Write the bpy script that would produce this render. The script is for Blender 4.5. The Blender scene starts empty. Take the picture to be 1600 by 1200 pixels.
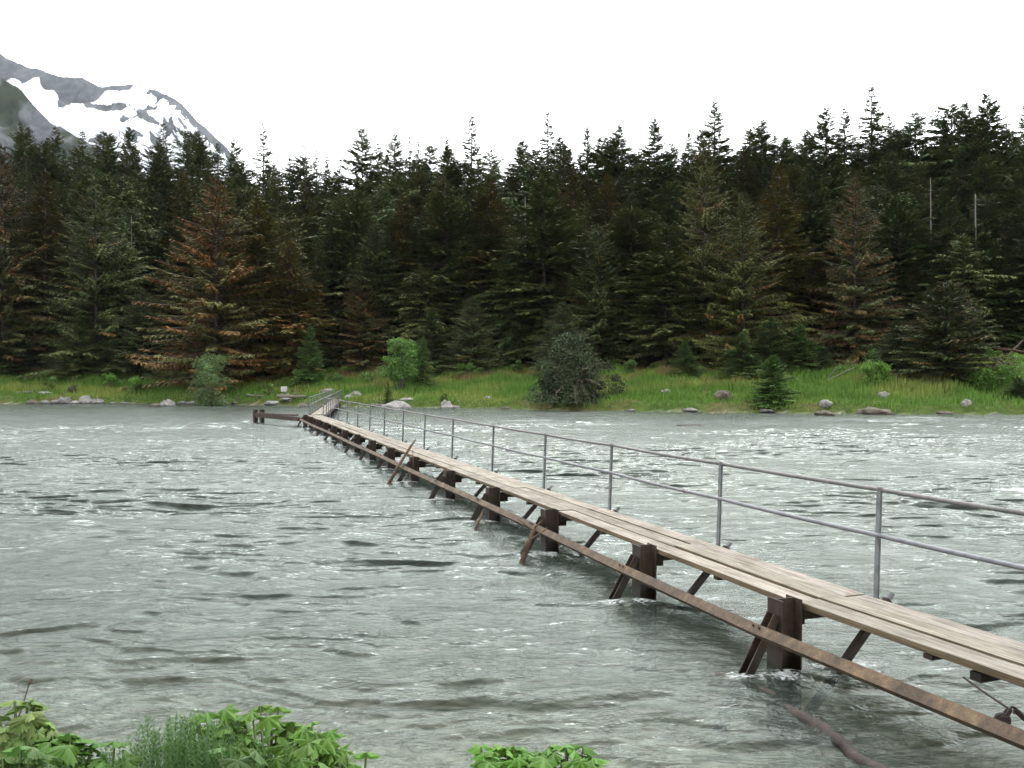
import bpy, math, random
import numpy as np
from mathutils import Vector, Matrix
random.seed(7); RNG = np.random.default_rng(11)
S = bpy.context.scene; COL = S.collection; R = math.radians
F = 1400.0; HY = 592.0; CZ = 2.9          # focal length in photo pixels, horizon row, eye height above the water

# ------------------------------------------------------------------ camera
cam = bpy.data.cameras.new('camera'); camo = bpy.data.objects.new('camera', cam); COL.objects.link(camo)
S.camera = camo
cam.sensor_width = 36; cam.lens = F/1600*36; cam.clip_start = .05; cam.clip_end = 9000
camo.location = (0, 0, CZ); camo.rotation_euler = (R(90)-math.atan((600-HY)/F), 0, 0)
# ------------------------------------------------------------------ sky and sun (bright overcast)
SUN_EL, SUN_ROT = 44, 12
W = bpy.data.worlds.new('World'); S.world = W; W.use_nodes = True
wn = W.node_tree.nodes; wl = W.node_tree.links
bg = wn['Background']
sky = wn.new('ShaderNodeTexSky'); sky.sky_type = 'NISHITA'; sky.sun_disc = False
sky.sun_elevation = R(SUN_EL); sky.sun_rotation = R(SUN_ROT); sky.dust_density = 6; sky.air_density = 1.5
hs = wn.new('ShaderNodeHueSaturation'); hs.inputs['Saturation'].default_value = .25
mx = wn.new('ShaderNodeMix'); mx.data_type = 'RGBA'; mx.inputs['Factor'].default_value = .88
mx.inputs['B'].default_value = (22.5, 23.0, 23.2, 1)
wl.new(sky.outputs[0], hs.inputs['Color']); wl.new(hs.outputs[0], mx.inputs['A'])
# the cloud layer glows around the hidden sun
_a, _e = R(SUN_ROT), R(SUN_EL)
tcw = wn.new('ShaderNodeTexCoord'); dp = wn.new('ShaderNodeVectorMath'); dp.operation = 'DOT_PRODUCT'
dp.inputs[1].default_value = (math.sin(_a)*math.cos(_e), math.cos(_a)*math.cos(_e), math.sin(_e)); wl.new(tcw.outputs['Generated'], dp.inputs[0])
mr = wn.new('ShaderNodeMapRange'); mr.interpolation_type = 'SMOOTHSTEP'; wl.new(dp.outputs['Value'], mr.inputs['Value'])
for _i, _v in ((1, .1), (2, 1.0), (3, .62), (4, 1.75)): mr.inputs[_i].default_value = _v
vs = wn.new('ShaderNodeVectorMath'); vs.operation = 'SCALE'; wl.new(mx.outputs['Result'], vs.inputs[0]); wl.new(mr.outputs['Result'], vs.inputs['Scale'])
wl.new(vs.outputs[0], bg.inputs['Color']); bg.inputs['Strength'].default_value = .135
sun = bpy.data.lights.new('sun', 'SUN'); sun.energy = .8; sun.angle = R(50); sun.color = (1, .97, .92)
suno = bpy.data.objects.new('sun', sun); COL.objects.link(suno)
az = R(SUN_ROT)   # compass bearing from +Y, clockwise
sd = Vector((math.sin(az)*math.cos(R(SUN_EL)), math.cos(az)*math.cos(R(SUN_EL)), math.sin(R(SUN_EL))))
suno.rotation_euler = sd.to_track_quat('Z', 'Y').to_euler(); suno.location = sd*60
S.view_settings.view_transform = 'Standard'; S.view_settings.look = 'None'
S.view_settings.gamma = 1; S.view_settings.exposure = 0.0
S.render.engine = 'CYCLES'
S.cycles.max_bounces = 6; S.cycles.transparent_max_bounces = 10; S.cycles.volume_bounces = 0

# ------------------------------------------------------------------ helpers
def tag(o, label=None, cat=None, group=None, kind=None, color=None):
    if label: o['label'] = label
    if cat: o['category'] = cat
    if group: o['group'] = group
    if kind: o['kind'] = kind
    if color: o.color = (*color, 1)
    return o
def empty(name, loc=(0, 0, 0), rz=0):
    o = bpy.data.objects.new(name, None); o.empty_display_size = .3
    o.location = loc; o.rotation_euler = (0, 0, rz); COL.objects.link(o); return o
def npmesh(name, v, f, mat=None, parent=None, col=None, attrs=None, uv=None, smooth=False, link=True):
    """one mesh from numpy arrays: v (n,3), f (m,k) all of the same size"""
    v = np.asarray(v, 'f4'); f = np.asarray(f, 'i4'); k = f.shape[1]; m = len(f)
    me = bpy.data.meshes.new(name)
    me.vertices.add(len(v)); me.vertices.foreach_set('co', v.ravel())
    me.loops.add(m*k); me.loops.foreach_set('vertex_index', f.ravel())
    me.polygons.add(m); me.polygons.foreach_set('loop_start', np.arange(0, m*k, k, dtype='i4'))
    me.polygons.foreach_set('loop_total', np.full(m, k, 'i4'))
    if smooth: me.polygons.foreach_set('use_smooth', np.ones(m, bool))
    me.update(calc_edges=True)
    if col is not None:
        a = me.color_attributes.new('tint', 'FLOAT_COLOR', 'POINT')
        c = np.ones((len(v), 4), 'f4'); c[:, :3] = col; a.data.foreach_set('color', c.ravel())
    for kx, av in (attrs or {}).items():
        a = me.attributes.new(kx, 'FLOAT', 'POINT'); a.data.foreach_set('value', np.asarray(av, 'f4'))
    if uv is not None:
        l = me.uv_layers.new(name='UVMap'); l.data.foreach_set('uv', np.asarray(uv, 'f4')[f.ravel()].ravel())
    if mat: me.materials.append(mat)
    if not link: return me
    o = bpy.data.objects.new(name, me); COL.objects.link(o)
    if parent: o.parent = parent
    return o
class MB:
    """collects boxes, tubes and lumps, then links them as ONE mesh object"""
    def __init__(s): s.v = []; s.f = []; s.uv = []; s.c = []
    def add(s, v, f, uv=None, c=(1, 1, 1)):
        n = len(s.v); s.v += [tuple(p) for p in v]; s.f += [tuple(i+n for i in q) for q in f]
        s.uv += list(uv) if uv is not None else [(p[0], p[1]) for p in v]; s.c += [c]*len(v)
    def beam(s, a, b, w, h, up=(0, 0, 1), c=(1, 1, 1), uo=None):
        a = Vector(a); b = Vector(b); d = (b-a); L = d.length; d.normalize()
        x = d.cross(Vector(up)).normalized(); y = x.cross(d).normalized()
        uo = random.random()*50 if uo is None else uo
        v = []; uv = []
        for p, u in ((a, 0), (b, L)):
            for sx, sy in ((-1, -1), (1, -1), (1, 1), (-1, 1)):
                v.append(p+x*sx*w/2+y*sy*h/2); uv.append((u+uo, (sx*w/2+(sy*h*.5 if sy*sx > 0 else sy*h*.7))+uo*3))
        s.add(v, [(0, 1, 2, 3), (7, 6, 5, 4), (0, 4, 5, 1), (1, 5, 6, 2), (2, 6, 7, 3), (3, 7, 4, 0)], uv, c)
    def tube(s, pts, r, n=8, c=(1, 1, 1), cap=True):
        pts = [Vector(p) for p in pts]; m = len(pts); v = []
        rr = r if isinstance(r, (list, tuple)) else [r]*m
        for i, p in enumerate(pts):
            d = (pts[min(i+1, m-1)]-pts[max(i-1, 0)]).normalized()
            x = d.cross(Vector((0, 0, 1)) if abs(d.z) < .9 else Vector((1, 0, 0))).normalized(); y = x.cross(d)
            v += [p+(x*math.cos(2*math.pi*k/n)+y*math.sin(2*math.pi*k/n))*rr[i] for k in range(n)]
        f = [(i*n+k, i*n+(k+1) % n, (i+1)*n+(k+1) % n, (i+1)*n+k) for i in range(m-1) for k in range(n)]
        if cap: f += [tuple(range(n-1, -1, -1)), tuple((m-1)*n+k for k in range(n))]
        s.add(v, f, None, c)
    def prism(s, prof, a, b, x, y, c=(1, 1, 1)):
        """extrude the 2-D profile from a to b with side axes x, y"""
        a, b, x, y = Vector(a), Vector(b), Vector(x), Vector(y); n = len(prof)
        v = [a+x*p+y*q for p, q in prof]+[b+x*p+y*q for p, q in prof]
        f = [(i, (i+1) % n, n+(i+1) % n, n+i) for i in range(n)]
        f += [tuple(range(n-1, -1, -1)), tuple(range(n, 2*n))]
        s.add(v, f, None, c)
    def build(s, name, mat, parent=None, bevel=0, smooth=False):
        me = bpy.data.meshes.new(name); me.from_pydata(s.v, [], s.f)
        l = me.uv_layers.new(name='UVMap')
        for i, lp in enumerate(me.loops): l.data[i].uv = s.uv[lp.vertex_index]
        a = me.color_attributes.new('tint', 'FLOAT_COLOR', 'POINT')
        for i, c in enumerate(s.c): a.data[i].color = (*c, 1)
        if smooth:
            for p in me.polygons: p.use_smooth = True
        me.materials.append(mat); me.update()
        o = bpy.data.objects.new(name, me); COL.objects.link(o)
        if parent: o.parent = parent
        if bevel:
            b = o.modifiers.new('bevel', 'BEVEL'); b.width = bevel; b.segments = 2; b.limit_method = 'ANGLE'
        return o
def perlin(x, y, seed=0):
    xi = np.floor(x).astype('i8'); yi = np.floor(y).astype('i8'); xf = x-xi; yf = y-yi
    def g(ix, iy, dx, dy):
        h = (ix*374761393+iy*668265263+seed*974634777) & 0xffffffff
        h = ((h ^ (h >> 13))*1274126177) & 0xffffffff; h = h ^ (h >> 16)
        a = (h & 0xffff)/65536.0*2*np.pi
        return np.cos(a)*dx+np.sin(a)*dy
    u = xf**3*(xf*(xf*6-15)+10); v = yf**3*(yf*(yf*6-15)+10)
    a = g(xi, yi, xf, yf); b = g(xi+1, yi, xf-1, yf); c = g(xi, yi+1, xf, yf-1); d = g(xi+1, yi+1, xf-1, yf-1)
    return ((a*(1-u)+b*u)*(1-v)+(c*(1-u)+d*u)*v)*1.5
def fbm(x, y, o=4, seed=0):
    r = 0; a = 1
    for i in range(o): r = r+perlin(x*2**i, y*2**i, seed+i)*a; a *= .5
    return r
def sm(t): t = np.clip(t, 0, 1); return t*t*(3-2*t)

# ------------------------------------------------------------------ materials
def mat(name):
    m = bpy.data.materials.new(name); m.use_nodes = True; nt = m.node_tree
    return m, nt, nt.nodes, nt.links, nt.nodes['Principled BSDF']
def N(nt, t, **k):
    n = nt.nodes.new(t)
    for a, b in k.items():
        if a in n.inputs.keys(): n.inputs[a].default_value = b
        else: setattr(n, a, b)
    return n
def ramp(nt, src, stops, interp='LINEAR'):
    r = nt.nodes.new('ShaderNodeValToRGB'); r.color_ramp.interpolation = interp
    e = r.color_ramp.elements
    while len(e) < len(stops): e.new(.5)
    for i, (p, c) in enumerate(stops): e[i].position = p; e[i].color = (*c, 1) if len(c) == 3 else c
    nt.links.new(src, r.inputs[0]); return r
def mixc(nt, a, b, fac, mode='MIX'):
    n = nt.nodes.new('ShaderNodeMix'); n.data_type = 'RGBA'; n.blend_type = mode
    for s, v in (('Factor', fac), ('A', a), ('B', b)):
        if hasattr(v, 'is_linked'): nt.links.new(v, n.inputs[s])
        else: n.inputs[s].default_value = v if s == 'Factor' else (*v, 1)
    return n.outputs['Result']
def math_(nt, op, a, b=0, clamp=False):
    n = nt.nodes.new('ShaderNodeMath'); n.operation = op; n.use_clamp = clamp
    for i, v in enumerate((a, b)):
        if hasattr(v, 'is_linked'): nt.links.new(v, n.inputs[i])
        else: n.inputs[i].default_value = v
    return n.outputs[0]
def noise(nt, vec, scale, detail=4, rough=.55, stretch=None):
    n = N(nt, 'ShaderNodeTexNoise', Scale=scale, Detail=detail, Roughness=rough)
    if stretch:
        m = nt.nodes.new('ShaderNodeMapping'); m.inputs['Scale'].default_value = stretch
        nt.links.new(vec, m.inputs[0]); vec = m.outputs[0]
    nt.links.new(vec, n.inputs['Vector']); return n.outputs['Fac']
def coord(nt, k='Object'): return nt.nodes.new('ShaderNodeTexCoord').outputs[k]
def bump(nt, h, st, dist, bsdf, nrm=None):
    b = N(nt, 'ShaderNodeBump', Strength=st, Distance=dist); nt.links.new(h, b.inputs['Height'])
    if nrm: nt.links.new(nrm, b.inputs['Normal'])
    if bsdf: nt.links.new(b.outputs[0], bsdf.inputs['Normal'])
    return b.outputs[0]
def attr(nt, name, o='Color'):
    a = nt.nodes.new('ShaderNodeAttribute'); a.attribute_name = name; return a.outputs[o]

def foliage_mat(name, transl, rough=.7):
    m, nt, nd, lk, b = mat(name)
    oi = nd.new('ShaderNodeObjectInfo')
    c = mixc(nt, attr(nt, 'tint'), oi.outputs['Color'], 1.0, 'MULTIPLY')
    lk.new(c, b.inputs['Base Color']); b.inputs['Roughness'].default_value = rough
    b.inputs['Specular IOR Level'].default_value = .25
    if transl:
        t = nd.new('ShaderNodeBsdfTranslucent'); lk.new(c, t.inputs['Color'])
        ms = nd.new('ShaderNodeMixShader'); ms.inputs[0].default_value = transl
        lk.new(b.outputs[0], ms.inputs[1]); lk.new(t.outputs[0], ms.inputs[2])
        lk.new(ms.outputs[0], nd['Material Output'].inputs[0])
    return m
M_NEEDLE = foliage_mat('spruce needles', 0)
M_LEAF = foliage_mat('green leaves', .3, .5)

def bark_mat(name, c1, c2):
    m, nt, nd, lk, b = mat(name)
    n = noise(nt, coord(nt), 3, 5, .7, (6, 6, 1))
    lk.new(ramp(nt, n, [(.3, c1), (.7, c2)]).outputs[0], b.inputs['Base Color']); b.inputs['Roughness'].default_value = .9
    bump(nt, n, .6, .05, b); return m
M_BARK = bark_mat('spruce bark', (.035, .027, .02), (.11, .09, .07))
M_SNAG = bark_mat('weathered dead wood', (.08, .07, .06), (.19, .17, .15))
M_TWIG = bark_mat('brown twig', (.05, .03, .02), (.16, .10, .06))
M_DRIFT = bark_mat('driftwood', (.09, .07, .05), (.24, .20, .16))

# rusty steel
m, nt, nd, lk, b = mat('rusty steel'); M_RUST = m
co = coord(nt); n1 = noise(nt, co, 3.2, 8, .7); n2 = noise(nt, co, 60, 4, .65)
n3 = noise(nt, co, 16, 3, .5, (1, 1, .10))
c = ramp(nt, n1, [(.30, (.016, .010, .007)), (.5, (.036, .023, .015)), (.68, (.068, .044, .026))]).outputs[0]
c = mixc(nt, c, ramp(nt, n3, [(.35, (.78, .75, .72)), (.65, (1.14, 1.12, 1.08))]).outputs[0], 1, 'MULTIPLY')
c = mixc(nt, c, ramp(nt, n2, [(.3, (.7, .68, .65)), (.7, (1.2, 1.18, 1.15))]).outputs[0], 1, 'MULTIPLY')
g = nd.new('ShaderNodeNewGeometry'); sx = nd.new('ShaderNodeSeparateXYZ'); lk.new(g.outputs['Position'], sx.inputs[0])
wet = math_(nt, 'ADD', sx.outputs['Z'], math_(nt, 'MULTIPLY', n1, .3))
c = mixc(nt, ramp(nt, wet, [(.25, (.34, .32, .31)), (.42, (1, 1, 1))]).outputs[0], c, 1, 'MULTIPLY')
c = mixc(nt, c, attr(nt, 'tint'), 1, 'MULTIPLY')
lk.new(c, b.inputs['Base Color'])
lk.new(ramp(nt, wet, [(.25, (.3, .3, .3)), (.45, (.8, .8, .8))]).outputs[0], b.inputs['Roughness'])
bump(nt, n2, .35, .01, b)
# galvanised pipe
m, nt, nd, lk, b = mat('galvanised steel'); M_GALV = m
co = coord(nt); n1 = noise(nt, co, 9, 6, .6); n2 = noise(nt, co, 80, 2)
c = ramp(nt, n1, [(.3, (.10, .104, .112)), (.6, (.19, .196, .205)), (.75, (.13, .105, .085))]).outputs[0]
c = mixc(nt, c, attr(nt, 'tint'), 1, 'MULTIPLY')
lk.new(c, b.inputs['Base Color']); b.inputs['Metallic'].default_value = .25
lk.new(ramp(nt, n2, [(.3, (.45,)*3), (.7, (.7,)*3)]).outputs[0], b.inputs['Roughness']); bump(nt, n2, .15, .003, b)
# weathered planks
m, nt, nd, lk, b = mat('weathered planks'); M_PLANK = m
uv = coord(nt, 'UV')
g1 = noise(nt, uv, 1, 6, .65, (1.2, 34, 1)); g2 = noise(nt, uv, 1, 5, .6, (5, 130, 1)); g3 = noise(nt, uv, 1, 5, .6, (1.6, 3.5, 1))
g4 = noise(nt, uv, 1, 3, .5, (7, 22, 1))
c = ramp(nt, g1, [(.30, (.085, .074, .060)), (.44, (.19, .174, .145)), (.56, (.265, .247, .21)), (.72, (.34, .322, .28))]).outputs[0]
c = mixc(nt, c, ramp(nt, g2, [(.30, (.48, .45, .42)), (.46, (.96, .96, .96)), (.75, (1.15, 1.14, 1.12))]).outputs[0], 1, 'MULTIPLY')
c = mixc(nt, c, ramp(nt, g3, [(.3, (.55, .52, .48)), (.5, (.93, .92, .9)), (.7, (1.15, 1.15, 1.16))]).outputs[0], 1, 'MULTIPLY')
c = mixc(nt, c, ramp(nt, g4, [(.70, (1, 1, 1)), (.78, (.38, .27, .18))]).outputs[0], 1, 'MULTIPLY')
c = mixc(nt, c, attr(nt, 'tint'), 1, 'MULTIPLY')
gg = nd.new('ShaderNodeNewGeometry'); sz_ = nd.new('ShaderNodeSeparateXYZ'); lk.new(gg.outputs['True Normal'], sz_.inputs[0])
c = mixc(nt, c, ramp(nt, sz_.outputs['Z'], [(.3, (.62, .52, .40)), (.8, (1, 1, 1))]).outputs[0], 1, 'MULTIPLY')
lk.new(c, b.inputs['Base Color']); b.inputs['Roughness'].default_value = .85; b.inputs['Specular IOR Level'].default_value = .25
bump(nt, g2, .5, .006, b, bump(nt, g1, .4, .012, None))
# rock
def rock_mat(name, c1, c2, c3):
    m, nt, nd, lk, b = mat(name); co = coord(nt)
    n1 = noise(nt, co, 2.2, 8, .65); n2 = noise(nt, co, 9, 5, .7)
    c = ramp(nt, n1, [(.32, c1), (.5, c2), (.68, c3)]).outputs[0]
    c = mixc(nt, c, ramp(nt, n2, [(.3, (.6, .6, .6)), (.7, (1.2, 1.2, 1.2))]).outputs[0], 1, 'MULTIPLY')
    g = nd.new('ShaderNodeNewGeometry'); sx = nd.new('ShaderNodeSeparateXYZ'); lk.new(g.outputs['Position'], sx.inputs[0])
    wet = ramp(nt, sx.outputs['Z'], [(.10, (.35, .36, .33)), (.22, (1, 1, 1))]).outputs[0]
    lk.new(mixc(nt, c, wet, 1, 'MULTIPLY'), b.inputs['Base Color']); b.inputs['Roughness'].default_value = .85
    bump(nt, n2, .6, .08, b); return m
M_ROCK = rock_mat('grey river boulder', (.06, .06, .055), (.16, .155, .145), (.27, .26, .25))
M_ROCKP = rock_mat('pale granite boulder', (.11, .105, .10), (.23, .22, .205), (.34, .33, .315))
M_ROCKB = rock_mat('mossy brown boulder', (.03, .04, .015), (.085, .07, .05), (.17, .135, .10))
# ground
m, nt, nd, lk, b = mat('ground'); M_GROUND = m
co = nd.new('ShaderNodeNewGeometry').outputs['Position']
n1 = noise(nt, co, .16, 6, .6); n2 = noise(nt, co, 1.6, 6, .7); n3 = noise(nt, co, 9, 4, .7)
gr = ramp(nt, n1, [(.35, (.045, .082, .015)), (.5, (.062, .092, .02)), (.6, (.085, .08, .032)), (.7, (.06, .085, .02))]).outputs[0]
gr = mixc(nt, gr, ramp(nt, n2, [(.3, (.5, .5, .5)), (.7, (1.35, 1.3, 1.2))]).outputs[0], 1, 'MULTIPLY')
vo = N(nt, 'ShaderNodeTexVoronoi', Scale=4.5); lk.new(co, vo.inputs['Vector'])
pb = mixc(nt, ramp(nt, vo.outputs['Color'], [(0, (.27, .25, .21)), (1, (.58, .54, .47))]).outputs[0],
          ramp(nt, vo.outputs['Distance'], [(0, (1.1, 1.1, 1.1)), (.75, (.45, .45, .42))]).outputs[0], 1, 'MULTIPLY')
pb = mixc(nt, pb, ramp(nt, n2, [(.35, (.75, .75, .7)), (.65, (1.1, 1.1, 1.1))]).outputs[0], 1, 'MULTIPLY')
fl = ramp(nt, n2, [(.3, (.016, .018, .009)), (.7, (.045, .038, .022))]).outputs[0]   # forest floor
c = mixc(nt, pb, gr, attr(nt, 'grass', 'Fac')); c = mixc(nt, c, fl, attr(nt, 'wood', 'Fac'))
lk.new(c, b.inputs['Base Color']); b.inputs['Roughness'].default_value = .95; b.inputs['Specular IOR Level'].default_value = .1
bump(nt, n3, .7, .1, b)
# water: mirror skin over silty water you can see into where it is shallow
m, nt, nd, lk, b = mat('glacial river water'); M_WATER = m
co = nd.new('ShaderNodeNewGeometry').outputs['Position']
w1 = noise(nt, co, 1.0, 5, .62, (.9, 1.7, 1)); w2 = noise(nt, co, 1.0, 4, .6, (4.2, 7.5, 1)); w3 = noise(nt, co, 1.0, 3, .6, (17, 26, 1))
big = noise(nt, co, .11, 3, .55, (1, 1.7, 1))
st = ramp(nt, big, [(.30, (.45,)*3), (.68, (1,)*3)]).outputs[0]
def bmp(h, d, nrm):
    bb = N(nt, 'ShaderNodeBump', Distance=d); lk.new(h, bb.inputs['Height']); lk.new(st, bb.inputs['Strength'])
    if nrm: lk.new(nrm, bb.inputs['Normal'])
    return bb.outputs[0]
def ridg(w): return math_(nt, 'ADD', math_(nt, 'MULTIPLY', w, .5), math_(nt, 'SUBTRACT', 1.0, math_(nt, 'MULTIPLY', math_(nt, 'ABSOLUTE', math_(nt, 'SUBTRACT', w, .5)), 2.0)))
nr = bmp(w3, .008, bmp(w2, .038, bmp(w1, .17, None)))
gl = N(nt, 'ShaderNodeBsdfGlossy', Roughness=.205); gl.inputs['Color'].default_value = (.79, .85, .81, 1); lk.new(nr, gl.inputs['Normal'])
df = nd.new('ShaderNodeBsdfDiffuse'); lk.new(nr, df.inputs['Normal'])
lk.new(ramp(nt, big, [(.3, (.020, .029, .022)), (.7, (.034, .045, .036))]).outputs[0], df.inputs['Color'])
tr = nd.new('ShaderNodeBsdfTransparent'); tr.inputs['Color'].default_value = (.80, .86, .80, 1)
m1 = nd.new('ShaderNodeMixShader'); lk.new(attr(nt, 'murk', 'Fac'), m1.inputs[0]); lk.new(tr.outputs[0], m1.inputs[1]); lk.new(df.outputs[0], m1.inputs[2])
fr = N(nt, 'ShaderNodeFresnel', IOR=1.34); lk.new(nr, fr.inputs['Normal'])
m2 = nd.new('ShaderNodeMixShader'); lk.new(fr.outputs[0], m2.inputs[0]); lk.new(m1.outputs[0], m2.inputs[1]); lk.new(gl.outputs[0], m2.inputs[2])
fo = nd.new('ShaderNodeBsdfDiffuse'); fo.inputs['Color'].default_value = (.60, .63, .62, 1)
fn = noise(nt, co, 1.0, 6, .75, (5, 9, 1)); fn2 = noise(nt, co, 1.0, 4, .7, (22, 30, 1))
fm = math_(nt, 'ADD', attr(nt, 'foam', 'Fac'), math_(nt, 'ADD', math_(nt, 'MULTIPLY', math_(nt, 'SUBTRACT', fn, .5), 1.5), math_(nt, 'MULTIPLY', math_(nt, 'SUBTRACT', fn2, .5), 1.2)))
ff = ramp(nt, fm, [(.50, (0,)*3), (.82, (.85,)*3)]).outputs[0]
m3 = nd.new('ShaderNodeMixShader'); lk.new(ff, m3.inputs[0]); lk.new(m2.outputs[0], m3.inputs[1]); lk.new(fo.outputs[0], m3.inputs[2])
lk.new(m3.outputs[0], nd['Material Output'].inputs[0])
# mountain
m, nt, nd, lk, b = mat('mountain rock and snow'); M_MOUNT = m
co = nd.new('ShaderNodeNewGeometry').outputs['Position']
n1 = noise(nt, co, .012, 8, .65, (1, .5, .35)); n2 = noise(nt, co, .045, 5, .7, (1, 1, .4))
rk = ramp(nt, n1, [(.3, (.05, .053, .06)), (.5, (.085, .09, .10)), (.7, (.13, .13, .135))]).outputs[0]
rk = mixc(nt, rk, (.018, .028, .012), attr(nt, 'green', 'Fac'))
rk = mixc(nt, rk, ramp(nt, n2, [(.3, (.6,)*3), (.7, (1.3,)*3)]).outputs[0], 1, 'MULTIPLY')
sf = ramp(nt, math_(nt, 'ADD', attr(nt, 'snow', 'Fac'), math_(nt, 'MULTIPLY', math_(nt, 'SUBTRACT', n2, .5), .55)), [(.47, (0,)*3), (.53, (1,)*3)]).outputs[0]
lk.new(mixc(nt, rk, (.75, .76, .79), sf), b.inputs['Base Color']); b.inputs['Roughness'].default_value = .95
b.inputs['Specular IOR Level'].default_value = .1; bump(nt, n1, .5, 12, b)
m, nt, nd, lk, b = mat('white paint'); M_WHITE = m
b.inputs['Base Color'].default_value = (.5, .5, .49, 1); b.inputs['Roughness'].default_value = .6

# ------------------------------------------------------------------ ground sheet
SHX = [-400, -120, -59, -44.6, -30.4, -24, -17, -9.5, 1.8, 11.4, 21.9, 31, 41, 60, 120, 400]
SHY = [130, 112, 105, 104, 99.5, 97, 93, 89, 84.6, 80, 76.4, 73, 72, 71, 72, 90]
def shore(x): return np.interp(x, SHX, SHY)+perlin(x*.22, x*0+3.3)*.9+perlin(x*.8, x*0+8.3)*.35
def nshore(x): return 5.0-.14*np.clip(x, -30, 6)+perlin(x*.7, x*0+1.7)*.25+np.clip(-x-3, 0, 50)*.02
def height(x, y):
    x = np.asarray(x, 'f8'); y = np.asarray(y, 'f8')
    d = y-shore(x); e = nshore(x)-y
    far = .75*sm(d/1.6)+2.75*sm(d/21)+np.clip(d-24, 0, 400)*.32+np.clip(x-30, 0, 40)*.05*sm(d/14)
    far = far+perlin(x*.25, y*.25, 5)*.28*sm(d/3)+perlin(x*.05, y*.05, 6)*.9*sm((d-20)/20)
    far = np.where(d > 0, far, 0)
    nb = np.where(e > 0, np.minimum(e*.52, 1.2)+perlin(x*2, y*2, 9)*.05, 0)
    dep = np.minimum(np.minimum(np.clip(-d, 0, 99)*.35, np.clip(-e, 0, 99)*.13), 1.5+.4*perlin(x*.15, y*.15, 4))
    dep = dep+perlin(x*1.1, y*1.1, 7)*.06
    dep = np.maximum(dep, -.03)
    return np.where(d > 0, far, np.where(e > 0, nb, -dep-.02))
def H1(x, y): return float(height(np.array([x]), np.array([y]))[0])
def grid(xs, ys):
    nx = len(xs); ny = len(ys); X, Y = np.meshgrid(xs, ys)
    i = np.arange((ny-1)*(nx-1)); r = i//(nx-1); c = i % (nx-1); a = r*nx+c
    return X.ravel(), Y.ravel(), np.stack([a, a+1, a+nx+1, a+nx], 1)
xs = np.concatenate([[-6000, -3000, -1200, -500, -250], np.arange(-130, -14, 1.4), np.arange(-14, 14, .35), np.arange(14, 130, 1.4), [160, 250, 500, 1200, 3000, 6000]])
ys = np.concatenate([[-3000, -800, -200, -60, -20, -8], np.arange(-4, 16, .25), np.arange(16, 68, 1.5), np.arange(68, 125, .6), np.arange(125, 260, 4), [300, 500, 1000, 2000, 5000, 8000]])
X, Y, Fc = grid(xs, ys); Z = height(X, Y); Z = np.minimum(Z, 40)
d = Y-shore(X); e = nshore(X)-Y
wobb = perlin(X*.4, Y*.4, 8)*.7
gattr = np.where(d > -1, sm((d+wobb*.5+.55)/.7), sm((e+wobb*.3-.15)/.5)); wattr = sm((d-20+wobb*5)/6)
g = npmesh('ground', np.stack([X, Y, Z], 1), Fc, M_GROUND, attrs={'grass': gattr, 'wood': wattr}, smooth=True)
tag(g, kind='structure')

# ------------------------------------------------------------------ bridge layout
BY = [2.6, 5.85, 8.85, 11.7, 14.95, 17.95, 21.3, 24.9, 28.2, 31.4, 34.8, 38, 41.2, 44.4, 47.6, 50.8, 54.0]
def edge_x(y): return 2.80-.335*(y-8.85) if y >= 8.85 else 2.80-.40*(y-8.85)
DZ = .70
NV = Vector((.948, .318, 0)); DV = Vector((-.318, .948, 0))
BENT = [Vector((edge_x(y), y, 0)) for y in BY]
PILES = [p-NV*.17 for p in BENT]
S2A = Vector((-11.85, 54.6, 0)); S2B = Vector((-18.3, 94.0, 0))
D2 = (S2B-S2A).normalized(); N2 = Vector((D2.y, -D2.x, 0))

# ------------------------------------------------------------------ water sheet
ny, nx = 1250, 760
ty = np.linspace(0, 1, ny); Yr = 1/((1-ty)/2.2+ty/135.0)
Yr = .7*Yr+.3*np.linspace(2.2, 135, ny)
tx = np.linspace(-1, 1, nx); fx = np.sign(tx)*np.abs(tx)**1.0*.74
fx[0] = -3.6; fx[1] = -2.0; fx[2] = -1.2; fx[-1] = 3.6; fx[-2] = 2.0; fx[-3] = 1.2
X = (fx[None, :]*(Yr[:, None]+2.0)); Y = np.repeat(Yr[:, None], nx, 1)
dY = np.gradient(Yr)[:, None]*np.ones_like(X); dX = (.74*2/nx)*(Y+2)
X, Y, dY, dX = X.ravel(), Y.ravel(), dY.ravel(), dX.ravel()
far = np.clip(1-(np.maximum(dX, dY*.45)-.12)/.5, 0, 1)
wx = X+.5*perlin(X*.5, Y*.5, 31)+.22*perlin(X*1.6, Y*1.9, 33); wy = Y+.5*perlin(X*.5, Y*.5, 32)+.13*perlin(X*2.1, Y*2.6, 34)
h = np.zeros_like(X)
calm = .45+.75*sm(perlin(X*.09, Y*.12, 77)+.45)
for i, (lx, ly, a) in enumerate([(9, 3.6, .075), (5.5, 2.0, .06), (3.4, .95, .070), (2.1, .48, .070), (1.15, .25, .044), (.5, .13, .016)]):
    w = np.clip((ly*1.8/np.maximum(dY, 1e-3)-.3)/1.2, .0, 1)
    p = perlin(wx/lx+i*7.7, wy/ly+wx*.12, 40+i)
    h += a*((1-2*np.sqrt(p*p+.012))*.55-.2+p*.7)*w
ff_ = sm((Y-38)/35); h += ff_*(.10*perlin(wx/13, wy/4.2+3, 51)+.085*perlin(wx/7, wy/2.4, 52)+.05*perlin(wx/4, wy/1.5, 53))*1.25; h *= calm*.80; Y = Y-np.clip(1.0*h, -.2, .3)*np.clip(1.5-Y/60, .3, 1)
e = nshore(X)-Y; h *= sm((-e+.2)/2.5)*.75+.25
foam = np.full_like(X, -.62)+perlin(X*.07, Y*.11, 61)*.14
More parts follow.
